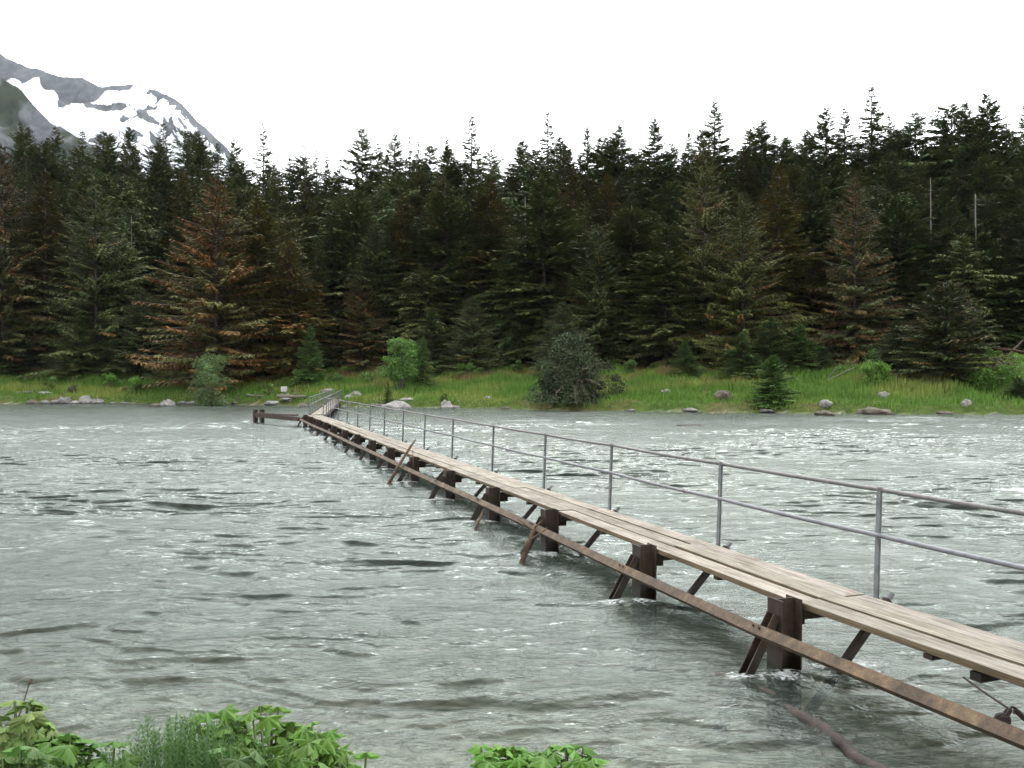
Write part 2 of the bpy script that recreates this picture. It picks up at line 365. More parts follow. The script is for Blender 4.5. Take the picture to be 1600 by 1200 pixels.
def lump(cx, cy, rx, ry, hh, fm, rot=0):
    """standing lump of white water"""
    global h, foam
    dx = X-cx; dy = Y-cy; c, s = math.cos(rot), math.sin(rot); u = (dx*c+dy*s)/rx; v = (-dx*s+dy*c)/ry
    g = np.exp(-(u*u+v*v)); h += hh*g; foam = np.maximum(foam, -.6+(fm+.6)*g)
for i, p in enumerate(PILES[1:]):
    lump(p.x-.0, p.y-.2, .42, .28, .06, .72)                     # heaped water at the pile
    b = p-NV*.47; lump(b.x+.05, b.y-.10, .5, .26, .05, .66)        # and at the raking strut
    q = p+NV*.75; lump(q.x+.1, q.y, 1.0, .5, -.03, .62, .2)       # turbulent tail under the deck
    q = p+NV*1.9; lump(q.x, q.y, 1.8, .5, .02, .42, .15)
    q = p+DV*1.1+NV*.5; lump(q.x, q.y, 1.3, .6, .03, .46, .3)
def px(x, y, z=0):
    Yd = (CZ-z)*F/(y-HY); return ((x-800)/F*Yd, Yd)
for (a, b_, rx, ry, hh, fm) in [(125, 826, .75, .35, .12, .7), (85, 737, 1.0, .5, .1, .6), (150, 838, .5, .2, .1, .6), (830, 660, 4.5, 1.0, .16, .75), (900, 662, 4, .8, .1, .5),
        (865, 672, 3, .8, .1, .4), (1585, 771, .8, .3, .10, .7), (1600, 780, .5, .2, .06, .6), (1480, 714, 1.6, .5, .12, .55), (1530, 727, 2.2, .5, .1, .45), (1440, 655, 5, 1.2, .15, .6),
        (1560, 654, 6, 1.4, .15, .6), (1360, 657, 5, 1.0, .1, .5), (1250, 662, 5, 1.0, .1, .42), (495, 688, 1.6, .8, .15, .6), (470, 672, 2.0, .6, .1, .3),
        (960, 712, 1.0, .4, .1, .42), (1170, 742, 1.3, .3, .08, .38), (660, 672, 3, .8, .1, .4), (700, 685, 2, .6, .1, .35), (30, 1060, .5, .3, .04, .05),
        (1130, 662, 4, .7, .08, .38), (1500, 850, .7, .2, .03, .22), (1330, 700, 2, .4, .05, .3), (1480, 970, .8, .15, .02, .2)]:
    cx, cy = px(a, b_); lump(cx, cy, rx, ry, hh, fm, random.uniform(-.1, .1))
foam += .16*sm((X-2)/6)*sm((Y-7)/6)*sm((60-Y)/30)
depth = np.clip(h-height(X, Y), 0, 5)
murk = 1-.92*np.exp(-depth*1.15)
keep_d = Y-shore(X)
i = np.arange((ny-1)*(nx-1)); r = i//(nx-1); c = i % (nx-1); a = r*nx+c
Fw = np.stack([a, a+1, a+nx+1, a+nx], 1)
ok = (keep_d[Fw].min(1) < 2.5) & ((nshore(X)-Y)[Fw].min(1) < 1.6)
w = npmesh('river', np.stack([X, Y, h], 1), Fw[ok], M_WATER, attrs={'foam': foam, 'murk': murk}, smooth=True)
tag(w, kind='structure')

# ------------------------------------------------------------------ mountains
def mountain(name, prof, D, depth_run, snowf, greenf, seed, drop):
    pxs = np.array([p[0] for p in prof], 'f8'); pys = np.array([p[1] for p in prof], 'f8')
    n = 420; k = 170
    u = np.linspace(pxs[0], pxs[-1], n); top = np.interp(u, pxs, pys)
    top = top+fbm(u*.06, u*0+.5, 4, seed)*2.2
    t = np.concatenate([np.linspace(-.35, 0, 25)[:-1], np.linspace(0, 1, k)])
    U, T = np.meshgrid(u, t); TOP = np.repeat(top[None, :], len(t), 0)
    Zt = (HY-TOP)/F*D; Xw = (U-800)/F*D
    Zw = Zt*(1-np.abs(T)**1.0*np.where(T < 0, 1.6, 1))-np.where(T > 0, drop*T, 0); Yw = D-np.where(T > 0, T*depth_run, T*depth_run*.8)
    rg = fbm(Xw/D*26+T*1.5, T*7, 5, seed+3)
    Zw = Zw+rg*D*.006*sm(np.abs(T)*8); Yw = Yw-rg*D*.02*sm(np.abs(T)*8)
    PYs = HY-(Zw)*F/Yw; PXs = 800+Xw/Yw*F
    v = np.stack([Xw.ravel(), Yw.ravel(), Zw.ravel()], 1)
    i = np.arange((len(t)-1)*(n-1)); r = i//(n-1); c = i % (n-1); a = r*n+c
    o = npmesh(name, v, np.stack([a, a+n, a+n+1, a+1], 1), M_MOUNT, attrs={'snow': snowf(U, T, TOP, rg).ravel(), 'green': greenf(U, T, rg).ravel()}, smooth=True)
    tag(o, kind='structure'); return o
BANDX = [-200, 0, 30, 75, 90, 115, 130, 160, 180, 225, 245, 262, 290, 330]
def snow1(U, T, TOP, rg):
    # height below the crest, in units of the crest-to-foot drop
    low = np.interp(U, BANDX, [107, 107, 122, 125, 135, 141, 155, 163, 168, 161, 150, 150, 165, 200])
    below = (T*(HY-TOP))*.55-(low-TOP)+rg*5
    s = np.clip(.5+below*.15, 0, 1)
    s = np.maximum(s, ((U > 172) & (U < 226) & (T*(HY-TOP)*.55 > 8+rg*4) & (T*(HY-TOP)*.55 < 24+rg*6))*1.0)
    s = np.maximum(s, ((U > 212) & (U < 262))*np.clip(.75-rg*1.2, 0, 1)*((T*(HY-TOP)) < 40))
    rt = (U > 245)*(U < 420); s = np.where(rt > 0, np.clip(.5+rg*1.9+.12*np.sin(T*60), 0, 1), s)
    q = fbm(U*.07+T*9, T*22-U*.02, 4, 71)
    s = np.where((U > 236) & (T*(HY-TOP)*.55 < 6+q*7), .1, s); s = np.where((U > 236) & (U < 420) & (T*(HY-TOP)*.55 >= 6+q*7), np.clip(.82+q*1.5, 0, 1), s)
    s = np.where((U > 195) & (U < 236) & (T > .13), np.clip(.85+rg*1.2, 0, 1), s)
    return s
mountain('mountain', [(-260, 20), (-120, 40), (0, 83), (30, 100), (50, 105), (75, 112), (90, 118), (130, 120), (155, 134), (185, 133), (215, 131), (240, 140),
    (262, 146), (290, 166), (310, 190), (330, 207), (350, 224), (370, 250), (400, 310), (470, 380), (600, 450)], 3400, 1500, snow1, lambda U, T, rg: np.zeros_like(U), 5, 60)
mountain('hillside', [(-300, -40), (-120, 60), (0, 118), (35, 140), (60, 170), (80, 190), (130, 215), (200, 262), (320, 330), (450, 400)], 1900, 700,
    lambda U, T, TOP, rg: np.zeros_like(U), lambda U, T, rg: np.clip(.62-rg*2.2-fbm(U*.05, T*12, 4, 88)*1.5, 0, 1), 15, 40)

# ------------------------------------------------------------------ conifers
def conifer(H, Rm, spacing, nb, seed, power=.85, lean=0, droop=.25, up=.35, tipup=.25, twl=.8, tww=.13, K=22, brown=0., bare=.04, irr=.3,
            green=(.040, .052, .026), brownc=(.062, .046, .028), dens_top=1.0, hang=.45, topup=.5, cone=.5):
    r = np.random.default_rng(seed)
    hs_ = []; z = H*bare
    while z < H*.985:
        n = max(3, int(nb*(1-.35*z/H)+r.uniform(-.8, .8))); hs_ += [z+r.uniform(-.4, .4)*spacing for _ in range(n)]; z += spacing*r.uniform(.75, 1.25)*(1-.45*z/H)
    h = np.clip(np.array(hs_), .2, H*.985); B = len(h)
    f = h/H; az = r.uniform(0, 2*np.pi, B)
    env = np.minimum(1, (1-f)/cone)**power*np.minimum(1, .78+f*2.2)*(1-.12*(1-f))
    lump_ = 1+irr*perlin(az*1.1+seed, f*9, seed)*1.3
    L = Rm*env*r.uniform(.68, 1.1, B)*lump_+.06
    pitch = -.10+(up+.1)*f+r.normal(0, .08, B)+topup*np.clip(f-.8, 0, 1)*2
    dr = droop*(1.15-f)*r.uniform(.7, 1.3, B); tu = tipup*r.uniform(.5, 1.3, B)
    cx = lean*H*f**2
    def pos(t, idx):
        Lh = L[idx]; s = Lh*t
        return np.stack([np.cos(az[idx])*s+cx[idx], np.sin(az[idx])*s, h[idx]+Lh*(pitch[idx]*t-dr[idx]*1.8*t*t+tu[idx]*t**3)], 1)
    # twigs
    Kb = np.maximum(8, (K*(.5+.8*L/Rm)*dens_top)).astype(int); idx = np.repeat(np.arange(B), Kb); n = len(idx)
    t = r.uniform(.10, 1.0, n)**.75
    p0 = pos(t, idx); p1 = pos(np.minimum(t+.03, 1.1), idx); fw = p1-p0; fw /= np.linalg.norm(fw, axis=1)[:, None]
    side = np.stack([-np.sin(az[idx]), np.cos(az[idx]), np.zeros(n)], 1)*np.where(r.random(n) < .5, 1, -1)[:, None]
    tl = np.clip(twl*(.14+.86*L[idx]/Rm)*(1.15-.65*t), .10, 9)*r.uniform(.6, 1.3, n)
    dirv = fw*r.uniform(.3, 1.0, n)[:, None]+side*r.uniform(.35, 1.0, n)[:, None]
    dirv[:, 2] -= hang*r.uniform(0, 1.3, n)*(1-.5*f[idx]); dirv /= np.linalg.norm(dirv, axis=1)[:, None]
    wv = np.cross(dirv, np.stack([r.normal(0, .55, n), r.normal(0, .55, n), np.ones(n)], 1)); wv /= np.linalg.norm(wv, axis=1)[:, None]
    w_ = (tww*r.uniform(.6, 1.3, n)*(.42+.58*L[idx]/Rm))[:, None]
    tip = p0+dirv*tl[:, None]; tip[:, 2] -= tl*.12; mid = p0+dirv*tl[:, None]*.5
    V = np.stack([p0, mid+wv*w_/2, tip, mid-wv*w_/2], 1).reshape(-1, 3)
    Q = np.arange(4*n).reshape(-1, 4)
    # colour of each branch (new tips lighter, some browned; extra tip contrast paints in light from above)
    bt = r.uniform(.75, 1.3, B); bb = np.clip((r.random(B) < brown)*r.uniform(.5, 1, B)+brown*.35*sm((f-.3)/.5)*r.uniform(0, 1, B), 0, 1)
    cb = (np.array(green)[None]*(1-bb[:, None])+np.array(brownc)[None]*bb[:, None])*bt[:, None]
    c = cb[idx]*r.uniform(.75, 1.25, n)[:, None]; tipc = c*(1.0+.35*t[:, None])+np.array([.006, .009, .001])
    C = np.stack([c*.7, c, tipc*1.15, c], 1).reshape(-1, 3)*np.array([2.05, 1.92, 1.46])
    # branch stems
    sV = []; sQ = []; sC = []
    ts = np.array([0, .35, .7, 1.0]); allb = np.arange(B); base = len(V)
    P = np.stack([pos(np.full(B, q), allb) for q in ts], 1)      # B,4,3
    wd = np.array([1, .75, .5, .15])[None, :, None]*(.012+.008*L)[:, None, None]*1.6
    zz = np.array([0, 0, 1.0])[None, None]*wd; sdv = np.stack([-np.sin(az), np.cos(az), np.zeros(B)], 1)[:, None]*wd
    SV = np.concatenate([P+zz, P-zz*.5+sdv, P-zz*.5-sdv], 1)     # B,12,3
    o = np.arange(B)[:, None]*12+base; qs = []
    for k in range(3):
        for a_, b_ in ((0, 4), (4, 8), (8, 0)): qs.append(np.concatenate([o+a_+k, o+b_+k, o+b_+k+1, o+a_+k+1], 1))
    V = np.concatenate([V, SV.reshape(-1, 3)]); Q = np.concatenate([Q]+qs)
    C = np.concatenate([C, np.tile(np.array([[.06, .048, .036]]), (B*12, 1))])
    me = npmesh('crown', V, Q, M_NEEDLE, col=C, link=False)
    # trunk
    mb = MB(); r0 = .0075*H+.03
    pts = [(lean*H*q*q, 0, H*q-(.4 if q == 0 else 0)) for q in (0, .03, .12, .3, .5, .7, .85, 1.0)]
    mb.tube(pts, [r0*1.35, r0*1.05, r0*.92, r0*.75, r0*.56, r0*.36, r0*.18, .012], 9)
    tr_ = mb.build('trunk', M_BARK, smooth=True); tm = tr_.data; bpy.data.objects.remove(tr_)
    return (me, tm, H, Rm)
T_TALL = [conifer(30, 4.0, .50, 9, 100+i, power=(.8, .95, .7, .9, .75)[i], cone=(.5, .62, .45, .6, .42)[i], twl=1.0, tww=.13, K=95, irr=.45, brown=(0, .1, 0, .2, .05)[i], bare=(.03, .05, .10, .03, .14)[i], lean=(0, .004, -.006, 0, .008)[i]) for i in range(5)]
T_SPIRE = [conifer(30, 3.9, .5, 9, 130+i, power=(.85, .75, .9)[i], cone=.62, twl=.85, tww=.2, K=44, irr=.65, hang=.35, up=.15, droop=.12, tipup=.3, topup=.1, bare=.05) for i in range(3)]
T_HEM = [conifer(28, 4.6, .55, 9, 160+i, power=(.6, .7)[i], cone=.38, twl=1.1, tww=.19, K=60, irr=.8, droop=.35, up=.5, tipup=.05, hang=.8, bare=.08, lean=(.02, -.02)[i], green=(.036, .053, .026)) for i in range(2)]
T_BROAD = [conifer(24, 7.0, .50, 9, 190+i, power=.8, cone=.85, twl=.95, tww=.13, K=110, irr=.35, droop=.14, up=.42, tipup=.22, hang=.75, brown=(.04, .5)[i], bare=.02, brownc=(.086, .052, .029)) for i in range(2)]
T_YOUNG = [conifer(8, 2.5, .20, 9, 220+i, power=.85, cone=.9, twl=.48, tww=.085, K=90, irr=.3, droop=.10, up=.5, tipup=.15, hang=.25, bare=.01, green=(.045, .066, .030)) for i in range(2)]
T_SMALL = conifer(5, 2.3, .13, 9, 250, power=.75, cone=.95, twl=.42, tww=.085, K=70, irr=.25, droop=.10, up=.45, tipup=.15, hang=.3, bare=.01, green=(.045, .066, .030))
T_DOME = conifer(13, 5.0, .28, 10, 251, power=.6, cone=.9, twl=.75, tww=.13, K=100, irr=.3, droop=.12, up=.4, tipup=.2, hang=.5, bare=.01, brown=.18, brownc=(.085, .052, .028))
NT = [0]
def plant_tree(tpl, x, y, Ht, wid, label, cat='spruce tree', group=None, color=(1, 1, 1), name='spruce_tree', lean=0):
    me, tm, H, Rm = tpl
    z = H1(x, y); root = empty(name, (x, y, z-.15), random.uniform(0, 6.28))
    sz = Ht/H; sw = wid/(2*Rm) if wid else sz
    for nm, dat in (('trunk', tm), ('crown', me)):
        o = bpy.data.objects.new(nm, dat); COL.objects.link(o); o.parent = root; o.scale = (sw, sw, sz); o.color = (*color, 1)
    if lean: root.rotation_euler = (lean*random.uniform(-1, 1), lean*random.uniform(-1, 1), root.rotation_euler.z)
    tag(root, label, cat, group); NT[0] += 1; return root
def at(pxx, Yd): return (pxx-800)/F*Yd
def tree_px(tpl, pxx, top, Yd, wpx, label, **k):
    x = at(pxx, Yd); Ht = (HY-top)/F*Yd+CZ-H1(x, Yd)+.15
    return plant_tree(tpl, x, Yd, Ht, wpx/F*Yd if wpx else None, label, **k)
G_SKY = 'spruces whose tips stand on the skyline'; G_FOR = 'spruces packed in the middle of the forest wall'; G_FR = 'trees along the front edge of the forest'
DK = (.85, .9, .85); OL = (1.15, 1.1, .9); BR = (1.4, 1.08, .88)
# --- skyline: (x, top, distance, width, template, label)
sky_t = [
 (-40, 185, 165, 66, T_TALL[0], 'dark spruce just past the left edge of the photo, in the back row'),
 (35, 188, 165, 62, T_TALL[1], 'leftmost tip of the forest skyline, under the green hillside'),
 (88, 196, 168, 66, T_TALL[3], 'rounded dark spruce top where the green hillside meets the forest'),
 (130, 203, 170, 55, T_SPIRE[1], 'thin spire below the snowfield, left of the middle of the mountain'),
 (170, 206, 165, 60, T_TALL[2], 'blunt spruce top below the broad white snowfield'),
 (204, 196, 168, 56, T_TALL[0], 'pointed spruce top below the snow, just left of the curved dark spire'),
 (256, 188, 170, 60, T_SPIRE[0], 'dark ragged spire standing in front of the right part of the snowfield'),
 (292, 203, 166, 52, T_TALL[1], 'spruce top in front of the mountain flank, left one of a close pair'),
 (313, 205, 172, 52, T_TALL[2], 'spruce top in front of the mountain flank, right one of a close pair'),
 (365, 217, 172, 50, T_TALL[4], 'low double tip where the mountain ridge runs into the trees'),
 (412, 190, 170, 60, T_SPIRE[2], 'slim tall spire just right of the end of the mountain ridge'),
 (452, 240, 175, 34, T_SPIRE[1], 'tiny spire low on the skyline right of the mountain'),
 (475, 222, 172, 40, T_SPIRE[0], 'first of three small spires in the dip of the skyline'),
 (495, 230, 175, 40, T_SPIRE[2], 'second of three small spires in the dip of the skyline'),
 (511, 229, 172, 44, T_SPIRE[1], 'third of three small spires in the dip of the skyline'),
 (530, 258, 170, 44, T_TALL[0], 'lowest tip of the skyline at the bottom of its dip'),
 (566, 200, 160, 64, T_TALL[2], 'sparse see-through spruce crown right of the skyline dip'),
 (592, 222, 162, 50, T_TALL[3], 'small spruce top between the sparse crown and the dark pointed one'),
 (617, 208, 158, 60, T_TALL[0], 'dark pointed spruce top, narrow and dense'),
 (640, 212, 165, 46, T_SPIRE[1], 'left one of two thin ragged tips left of the tall centre spire'),
 (654, 212, 162, 46, T_SPIRE[0], 'right one of two thin ragged tips left of the tall centre spire'),
 (675, 228, 160, 50, T_HEM[0], 'rounded hemlock top left of the tall centre spire'),
 (699, 214, 162, 58, T_TALL[1], 'broad spruce shoulder directly left of the tall centre spire'),
 (737, 176, 168, 62, T_SPIRE[2], 'tall airy centre spire rising well above its neighbours'),
 (768, 234, 160, 52, T_HEM[1], 'round-headed dark tree right of the tall centre spire'),
 (795, 245, 172, 40, T_SPIRE[0], 'smallest thin tip right of the round-headed tree'),
 (813, 220, 170, 46, T_SPIRE[1], 'isolated feathery spire between the two tallest centre spires'),
 (856, 170, 166, 60, T_SPIRE[0], 'tallest needle-thin spire near the middle of the skyline'),
 (881, 224, 160, 46, T_TALL[4], 'short pointed top right of the needle-thin spire'),
 (918, 197, 162, 54, T_TALL[3], 'lopsided spruce top with a tuft hanging off its right side'),
 (940, 214, 164, 44, T_HEM[0], 'small tufted hemlock top beside the lopsided one'),
 (965, 195, 162, 56, T_TALL[2], 'drooping spruce top left of the forked grey one'),
 (998, 220, 166, 42, T_SPIRE[1], 'faint low tip between the drooping top and the forked one'),
 (1022, 184, 150, 64, T_TALL[0], 'spruce top with stiff bare twigs like a fork'),
 (1052, 224, 158, 50, T_HEM[1], 'ragged low crown right of the forked top'),
 (1075, 204, 158, 54, T_TALL[1], 'bushy dark top left of the large dark pyramid'),
 (1092, 203, 160, 46, T_TALL[4], 'small dark tip touching the large dark pyramid'),
 (1116, 157, 150, 78, T_TALL[3], 'large dark pyramid-shaped top on the right of the centre'),
 (1155, 240, 156, 50, T_HEM[0], 'low crown in the gap right of the dark pyramid'),
 (1187, 187, 150, 66, T_TALL[2], 'spread-armed dark top right of the skyline gap'),
 (1209, 208, 156, 46, T_TALL[1], 'flat-topped small crown right of the spread-armed top'),
 (1231, 212, 154, 52, T_HEM[1], 'round low crown left of the twin tops'),
 (1260, 206, 152, 54, T_TALL[4], 'dark shoulder tree left of the twin tops'),
 (1290, 165, 148, 66, T_TALL[0], 'left one of the twin tops, with long branches reaching left'),
 (1319, 167, 150, 62, T_TALL[3], 'right one of the twin tops, dense and dark'),
 (1361, 132, 150, 80, T_SPIRE[0], 'tallest spire of the whole skyline, with open tiers'),
 (1388, 178, 152, 48, T_SPIRE[1], 'slim tip leaning on the right of the tallest spire'),
 (1403, 200, 150, 50, T_HEM[0], 'low round crown between the tallest spire and the windswept top'),
 (1434, 175, 145, 68, T_HEM[1], 'windswept bushy top right of the tallest spire'),
 (1481, 165, 142, 74, T_HEM[0], 'broad slanting top, left one of three on the right of the skyline'),
 (1510, 160, 142, 64, T_TALL[4], 'compact dark top, middle one of three on the right of the skyline'),
 (1543, 144, 142, 70, T_TALL[2], 'shaggy pointed top, right one of three on the right of the skyline'),
 (1572, 195, 140, 54, T_HEM[1], 'dark low crown left of the tree cut by the right edge'),
 (1600, 160, 140, 70, T_TALL[1], 'spruce cut by the right edge of the photo at the skyline'),
 (1650, 170, 140, 70, T_TALL[0], 'spruce past the right edge of the photo in the back row')]
for (a, t, Yd, wpx, tp, lb) in sky_t:
    v = random.uniform(.85, 1.1)
    tree_px(tp, a, t, Yd+random.uniform(-3, 3), wpx*1.5, lb, group=G_SKY, color=(v*1.18, v*1.2, v*1.12))
# --- body of the forest
occupied = []
SHORT = ['left photo edge', 'leftmost skyline tip', 'green hillside foot', 'thin spire below the snowfield', 'blunt top below the snowfield', 'pointed top under the snow', 'curved dark spire before the snow', 'left top of the mountain-flank pair', 'right top of the mountain-flank pair', 'double tip at the ridge end', 'slim spire by the mountain',
 'tiny low spire', 'first of the three dip spires', 'second of the three dip spires', 'third of the three dip spires', 'lowest skyline tip', 'sparse see-through crown', 'small top by the sparse crown', 'dense pointed top', 'left thin ragged tip', 'right thin ragged tip', 'rounded hemlock top', 'broad shoulder of the centre spire', 'airy centre spire', 'round-headed tree', 'smallest thin tip', 'isolated feathery spire',
 'needle-thin spire', 'short top by the needle spire', 'lopsided top', 'tufted hemlock top', 'drooping skyline top', 'faint low tip', 'forked top', 'ragged low crown', 'bushy top by the pyramid', 'small tip by the pyramid', 'large dark pyramid top', 'low crown in the gap', 'spread-armed top', 'flat-topped crown', 'round crown by the twin tops', 'shoulder tree of the twins', 'left twin top', 'right twin top', 'tallest spire', 'slim tip by the tallest spire', 'low round crown near the tallest spire',
 'windswept top', 'broad slanting top', 'compact dark top', 'shaggy pointed top', 'low crown near the right edge', 'skyline spruce at the right edge', 'right photo edge']
assert len(SHORT) == len(sky_t)
def body_row(Yd0, jit, pxs, topf, wf, lab, grp):
    free = list(range(len(SHORT)))
    for a in pxs:
        a2 = a+random.uniform(-9, 9); Yd = Yd0(a2)+random.uniform(-jit, jit); t = topf(a2)+random.uniform(-26, 26)
        tp = random.choice(T_TALL+T_TALL+T_HEM+T_SPIRE[:1]); q = random.random()
        v = random.uniform(.85, 1.2); col = (v, v, v*.95) if q < .5 else ((v*1.2, v*1.07, v*.9) if q < .82 else (v*1.3, v*1.05, v*.88))
        k = min(free, key=lambda q: abs(sky_t[q][0]-a2)); free.remove(k)
        tree_px(tp, a2, t, Yd, wf*random.uniform(.85, 1.2), lab+' below the '+SHORT[k], group=grp, color=col)
skyline = lambda a: np.interp(a, [0, 200, 400, 520, 700, 900, 1100, 1250, 1400, 1600], [205, 215, 230, 262, 235, 225, 225, 215, 200, 185])
fd = lambda a: float(np.interp(a, [0, 400, 800, 1200, 1600], [5, -4, -12, -22, -28]))
body_row(lambda a: 182+fd(a)*.6, 3, range(-100, 1720, 44), lambda a: skyline(a)+6, 92, 'rearmost dim spruce', 'rearmost spruces of the forest')
body_row(lambda a: 160+fd(a)*.6, 3, range(-80, 1700, 46), lambda a: skyline(a)+26, 94, 'back-row spruce', 'spruces of the back forest rows')
body_row(lambda a: 147+fd(a)*.8, 4, range(-60, 1700, 50), lambda a: skyline(a)+60, 104, 'half-hidden middle-row spruce', G_FOR)
body_row(lambda a: 134+fd(a), 3, range(-80, 1700, 58), lambda a: skyline(a)+110, 110, 'shadowy front-row spruce', 'spruces of the front forest rows')
body_row(lambda a: 126+fd(a), 2, range(-50, 1700, 78), lambda a: 400+45*math.sin(a*.02), 80, 'short spruce at the forest foot', 'short spruces at the dark foot of the forest')
# --- front edge trees
front = [
 (5, 225, 124, 190, T_BROAD[1], (.8, .75, .75), 'big reddish brown spruce cut by the left edge of the photo'),
 (70, 262, 127, 150, T_TALL[1], (1.3, 1.0, .85), 'brown-tinged spruce between the left edge tree and the wide grey-green one'),
 (150, 290, 124, 210, T_BROAD[0], (1.05, 1.08, .95), 'wide grey-green spruce with sweeping tiers, left of the rusty brown spruce'),
 (338, 278, 111, 250, T_BROAD[1], (1.3, 1.05, .9), 'broad rusty brown spruce with upswept branches, behind the pale willow bush'),
 (405, 305, 115, 150, T_TALL[1], (1.45, 1.12, .8), 'olive spruce leaning close on the right of the rusty brown spruce'),
 (455, 372, 113, 110, T_TALL[3], (1.6, 1.1, .8), 'narrow russet spruce right of the rusty brown spruce'),
 (520, 330, 124, 110, T_TALL[0], DK, 'dark spruce above the bend of the walkway'),
 (566, 428, 116, 120, T_BROAD[1], (.95, .85, .8), 'smaller dark spruce with a rust-coloured tip'),
 (555, 295, 126, 120, T_TALL[2], OL, 'pale olive spruce behind the small rust-tipped one'),
 (630, 300, 124, 120, T_TALL[3], (1.25, 1.05, .85), 'tall brownish spruce above the bright green alder'),
 (700, 285, 122, 130, T_TALL[4], OL, 'tall olive spruce right of the alder'),
 (768, 270, 122, 130, T_TALL[1], (1.3, 1.0, .85), 'purplish brown spruce left of the centre spire'),
 (738, 462, 106, 110, T_BROAD[0], (.95, 1, .9), 'low broad spruce with flat tiers standing behind the orange grass'),
 (675, 480, 108, 90, T_YOUNG[0], (.8, .8, .75), 'dim young spruce between the alder and the low broad spruce'),
 (850, 265, 114, 150, T_TALL[0], OL, 'large olive spruce behind the drooping spruce mound, left of its middle'),
 (935, 350, 108, 150, T_BROAD[0], (.95, 1.02, .85), 'mid-sized pointed spruce behind the drooping spruce mound'),
 (985, 320, 112, 140, T_TALL[2], (1.2, 1.08, .85), 'tall dull brown spruce left of the massive olive one'),
 (880, 470, 100, 120, T_BROAD[0], (.85, .9, .85), 'bluish low spruce directly above the drooping spruce mound'),
 (1100, 215, 103, 170, T_BROAD[0], (1.2, 1.08, .8), 'massive olive spruce with hanging branches, right of centre'),
 (1160, 300, 99, 180, T_BROAD[0], (1.2, 1.12, .85), 'wide olive spruce merged with the massive one'),
 (1215, 250, 104, 130, T_TALL[1], (1.5, 1.18, .8), 'yellow-brown spruce right of the massive olive one'),
 (1040, 350, 103, 120, T_TALL[4], OL, 'dull olive spruce at the left foot of the massive one'),
 (1268, 262, 112, 110, T_TALL[0], DK, 'almost black spruce between the yellow-brown and the tawny spruces'),
 (1335, 275, 100, 150, T_BROAD[1], (.95, .92, .85), 'tawny spruce with spreading tiers above the bright green bush'),
 (1405, 300, 104, 120, T_TALL[2], (1.0, 1.1, .95), 'greyish green spruce right of the tawny one'),
 (1478, 440, 84, 170, T_DOME, (.62, .68, .52), 'big dark dome-shaped spruce with an orange-brown top at the right'),
 (1402, 500, 88, 90, T_YOUNG[1], (.72, .8, .8), 'blue-grey young spruce tucked against the dome-shaped one'),
 (1560, 372, 100, 120, T_TALL[1], (.95, 1.15, .9), 'green-tipped spruce near the right edge, in front of bare trunks'),
 (1625, 330, 98, 120, T_TALL[0], DK, 'dark spruce cut by the lower right edge of the forest'),
 (125, 498, 119, 110, T_BROAD[0], (1.0, 1.15, .95), 'young wide spruce with drooping tiers at the left end of the meadow'),
 (30, 505, 123, 120, T_YOUNG[0], (.75, .85, .8), 'dark young spruce at the left edge behind the meadow'),
 (225, 450, 120, 120, T_BROAD[0], (.75, .8, .75), 'shadowy spruce between the wide grey-green and the rusty brown spruces'),
 (485, 510, 107, 60, T_YOUNG[1], (.9, 1.25, .9), 'fresh green young spruce right of the rusty brown spruce'),
 (1070, 532, 93, 60, T_YOUNG[0], (1.0, 1.2, .9), 'small pointed spruce left of the cluster of young green spruces'),
 (1160, 520, 91, 80, T_YOUNG[1], (.95, 1.2, .9), 'left one of the cluster of young green spruces'),
 (1205, 497, 93, 110, T_YOUNG[0], (.85, 1.0, .85), 'tallest one of the cluster of young green spruces'),
 (1250, 507, 92, 80, T_YOUNG[1], (.9, 1.2, .85), 'bright-tipped spruce right of the tallest young spruce'),
 (1285, 540, 92, 60, T_YOUNG[0], (.8, 1.0, .8), 'right end one of the cluster of young green spruces'),
 (1208, 556, 78.6, 84, T_SMALL, (.8, 1.15, .6), 'bushy small spruce standing alone at the water edge'),
 (661, 526, 99, 44, T_YOUNG[0], (1.0, 1.3, .8), 'narrow young spruce pressed against the right side of the alder'),
 (606, 596, 91.5, 18, T_YOUNG[1], (.9, 1.1, .8), 'tiny dark spruce on the bank beside the bridge end'),
 (1592, 590, 76, 60, T_YOUNG[1], (.6, .7, .6), 'low dark spruce cut by the right edge at the shore'),
 (1000, 590, 94, 40, T_YOUNG[1], (.8, .95, .8), 'knee-high dark spruce at the back of the meadow near the centre')]
for (a, t, Yd, wpx, tp, c, lb) in front: tree_px(tp, a, t, Yd, wpx*1.12, lb, group=G_FR, color=c)
# --- bare standing trunks on the right
def snag(pxx, y0, y1, Yd, r, label):
    x = at(pxx, Yd); z0 = H1(x, Yd); z1 = CZ+(HY-y0)/F*Yd
    root = empty('dead_tree', (x, Yd, z0-.2)); mb = MB()
    mb.tube([(0, 0, 0), (.1, 0, (z1-z0)*.5), (.05, .1, z1-z0)], [r*.75, r*.6, r*.22], 8)
    for k in range(14):
        z = random.uniform(.35, .97)*(z1-z0); a = random.uniform(0, 6.28); L = random.uniform(.4, 1.3)
        mb.tube([(.05, 0, z), (math.cos(a)*L, math.sin(a)*L, z-.1*L)], [.04, .012], 4)
    mb.build('trunk', M_SNAG, root, smooth=True); tag(root, label, 'dead tree', 'bare trunks in the forest on the right')
snag(1523, 300, 415, 104, .20, 'tall pale bare trunk, the brightest one at the right')
snag(1476, 372, 440, 112, .14, 'thin grey bare trunk above the dome-shaped spruce')
snag(1453, 275, 330, 118, .16, 'bare trunk with bright sky behind it, high in the right of the forest')
snag(1562, 350, 400, 112, .15, 'dim brown bare trunk near the right edge')
snag(820, 305, 340, 133, .13, 'pale bare stem between trunks near the centre of the forest')
snag(205, 335, 360, 131, .12, 'short pale bare stem left of the rusty brown spruce')

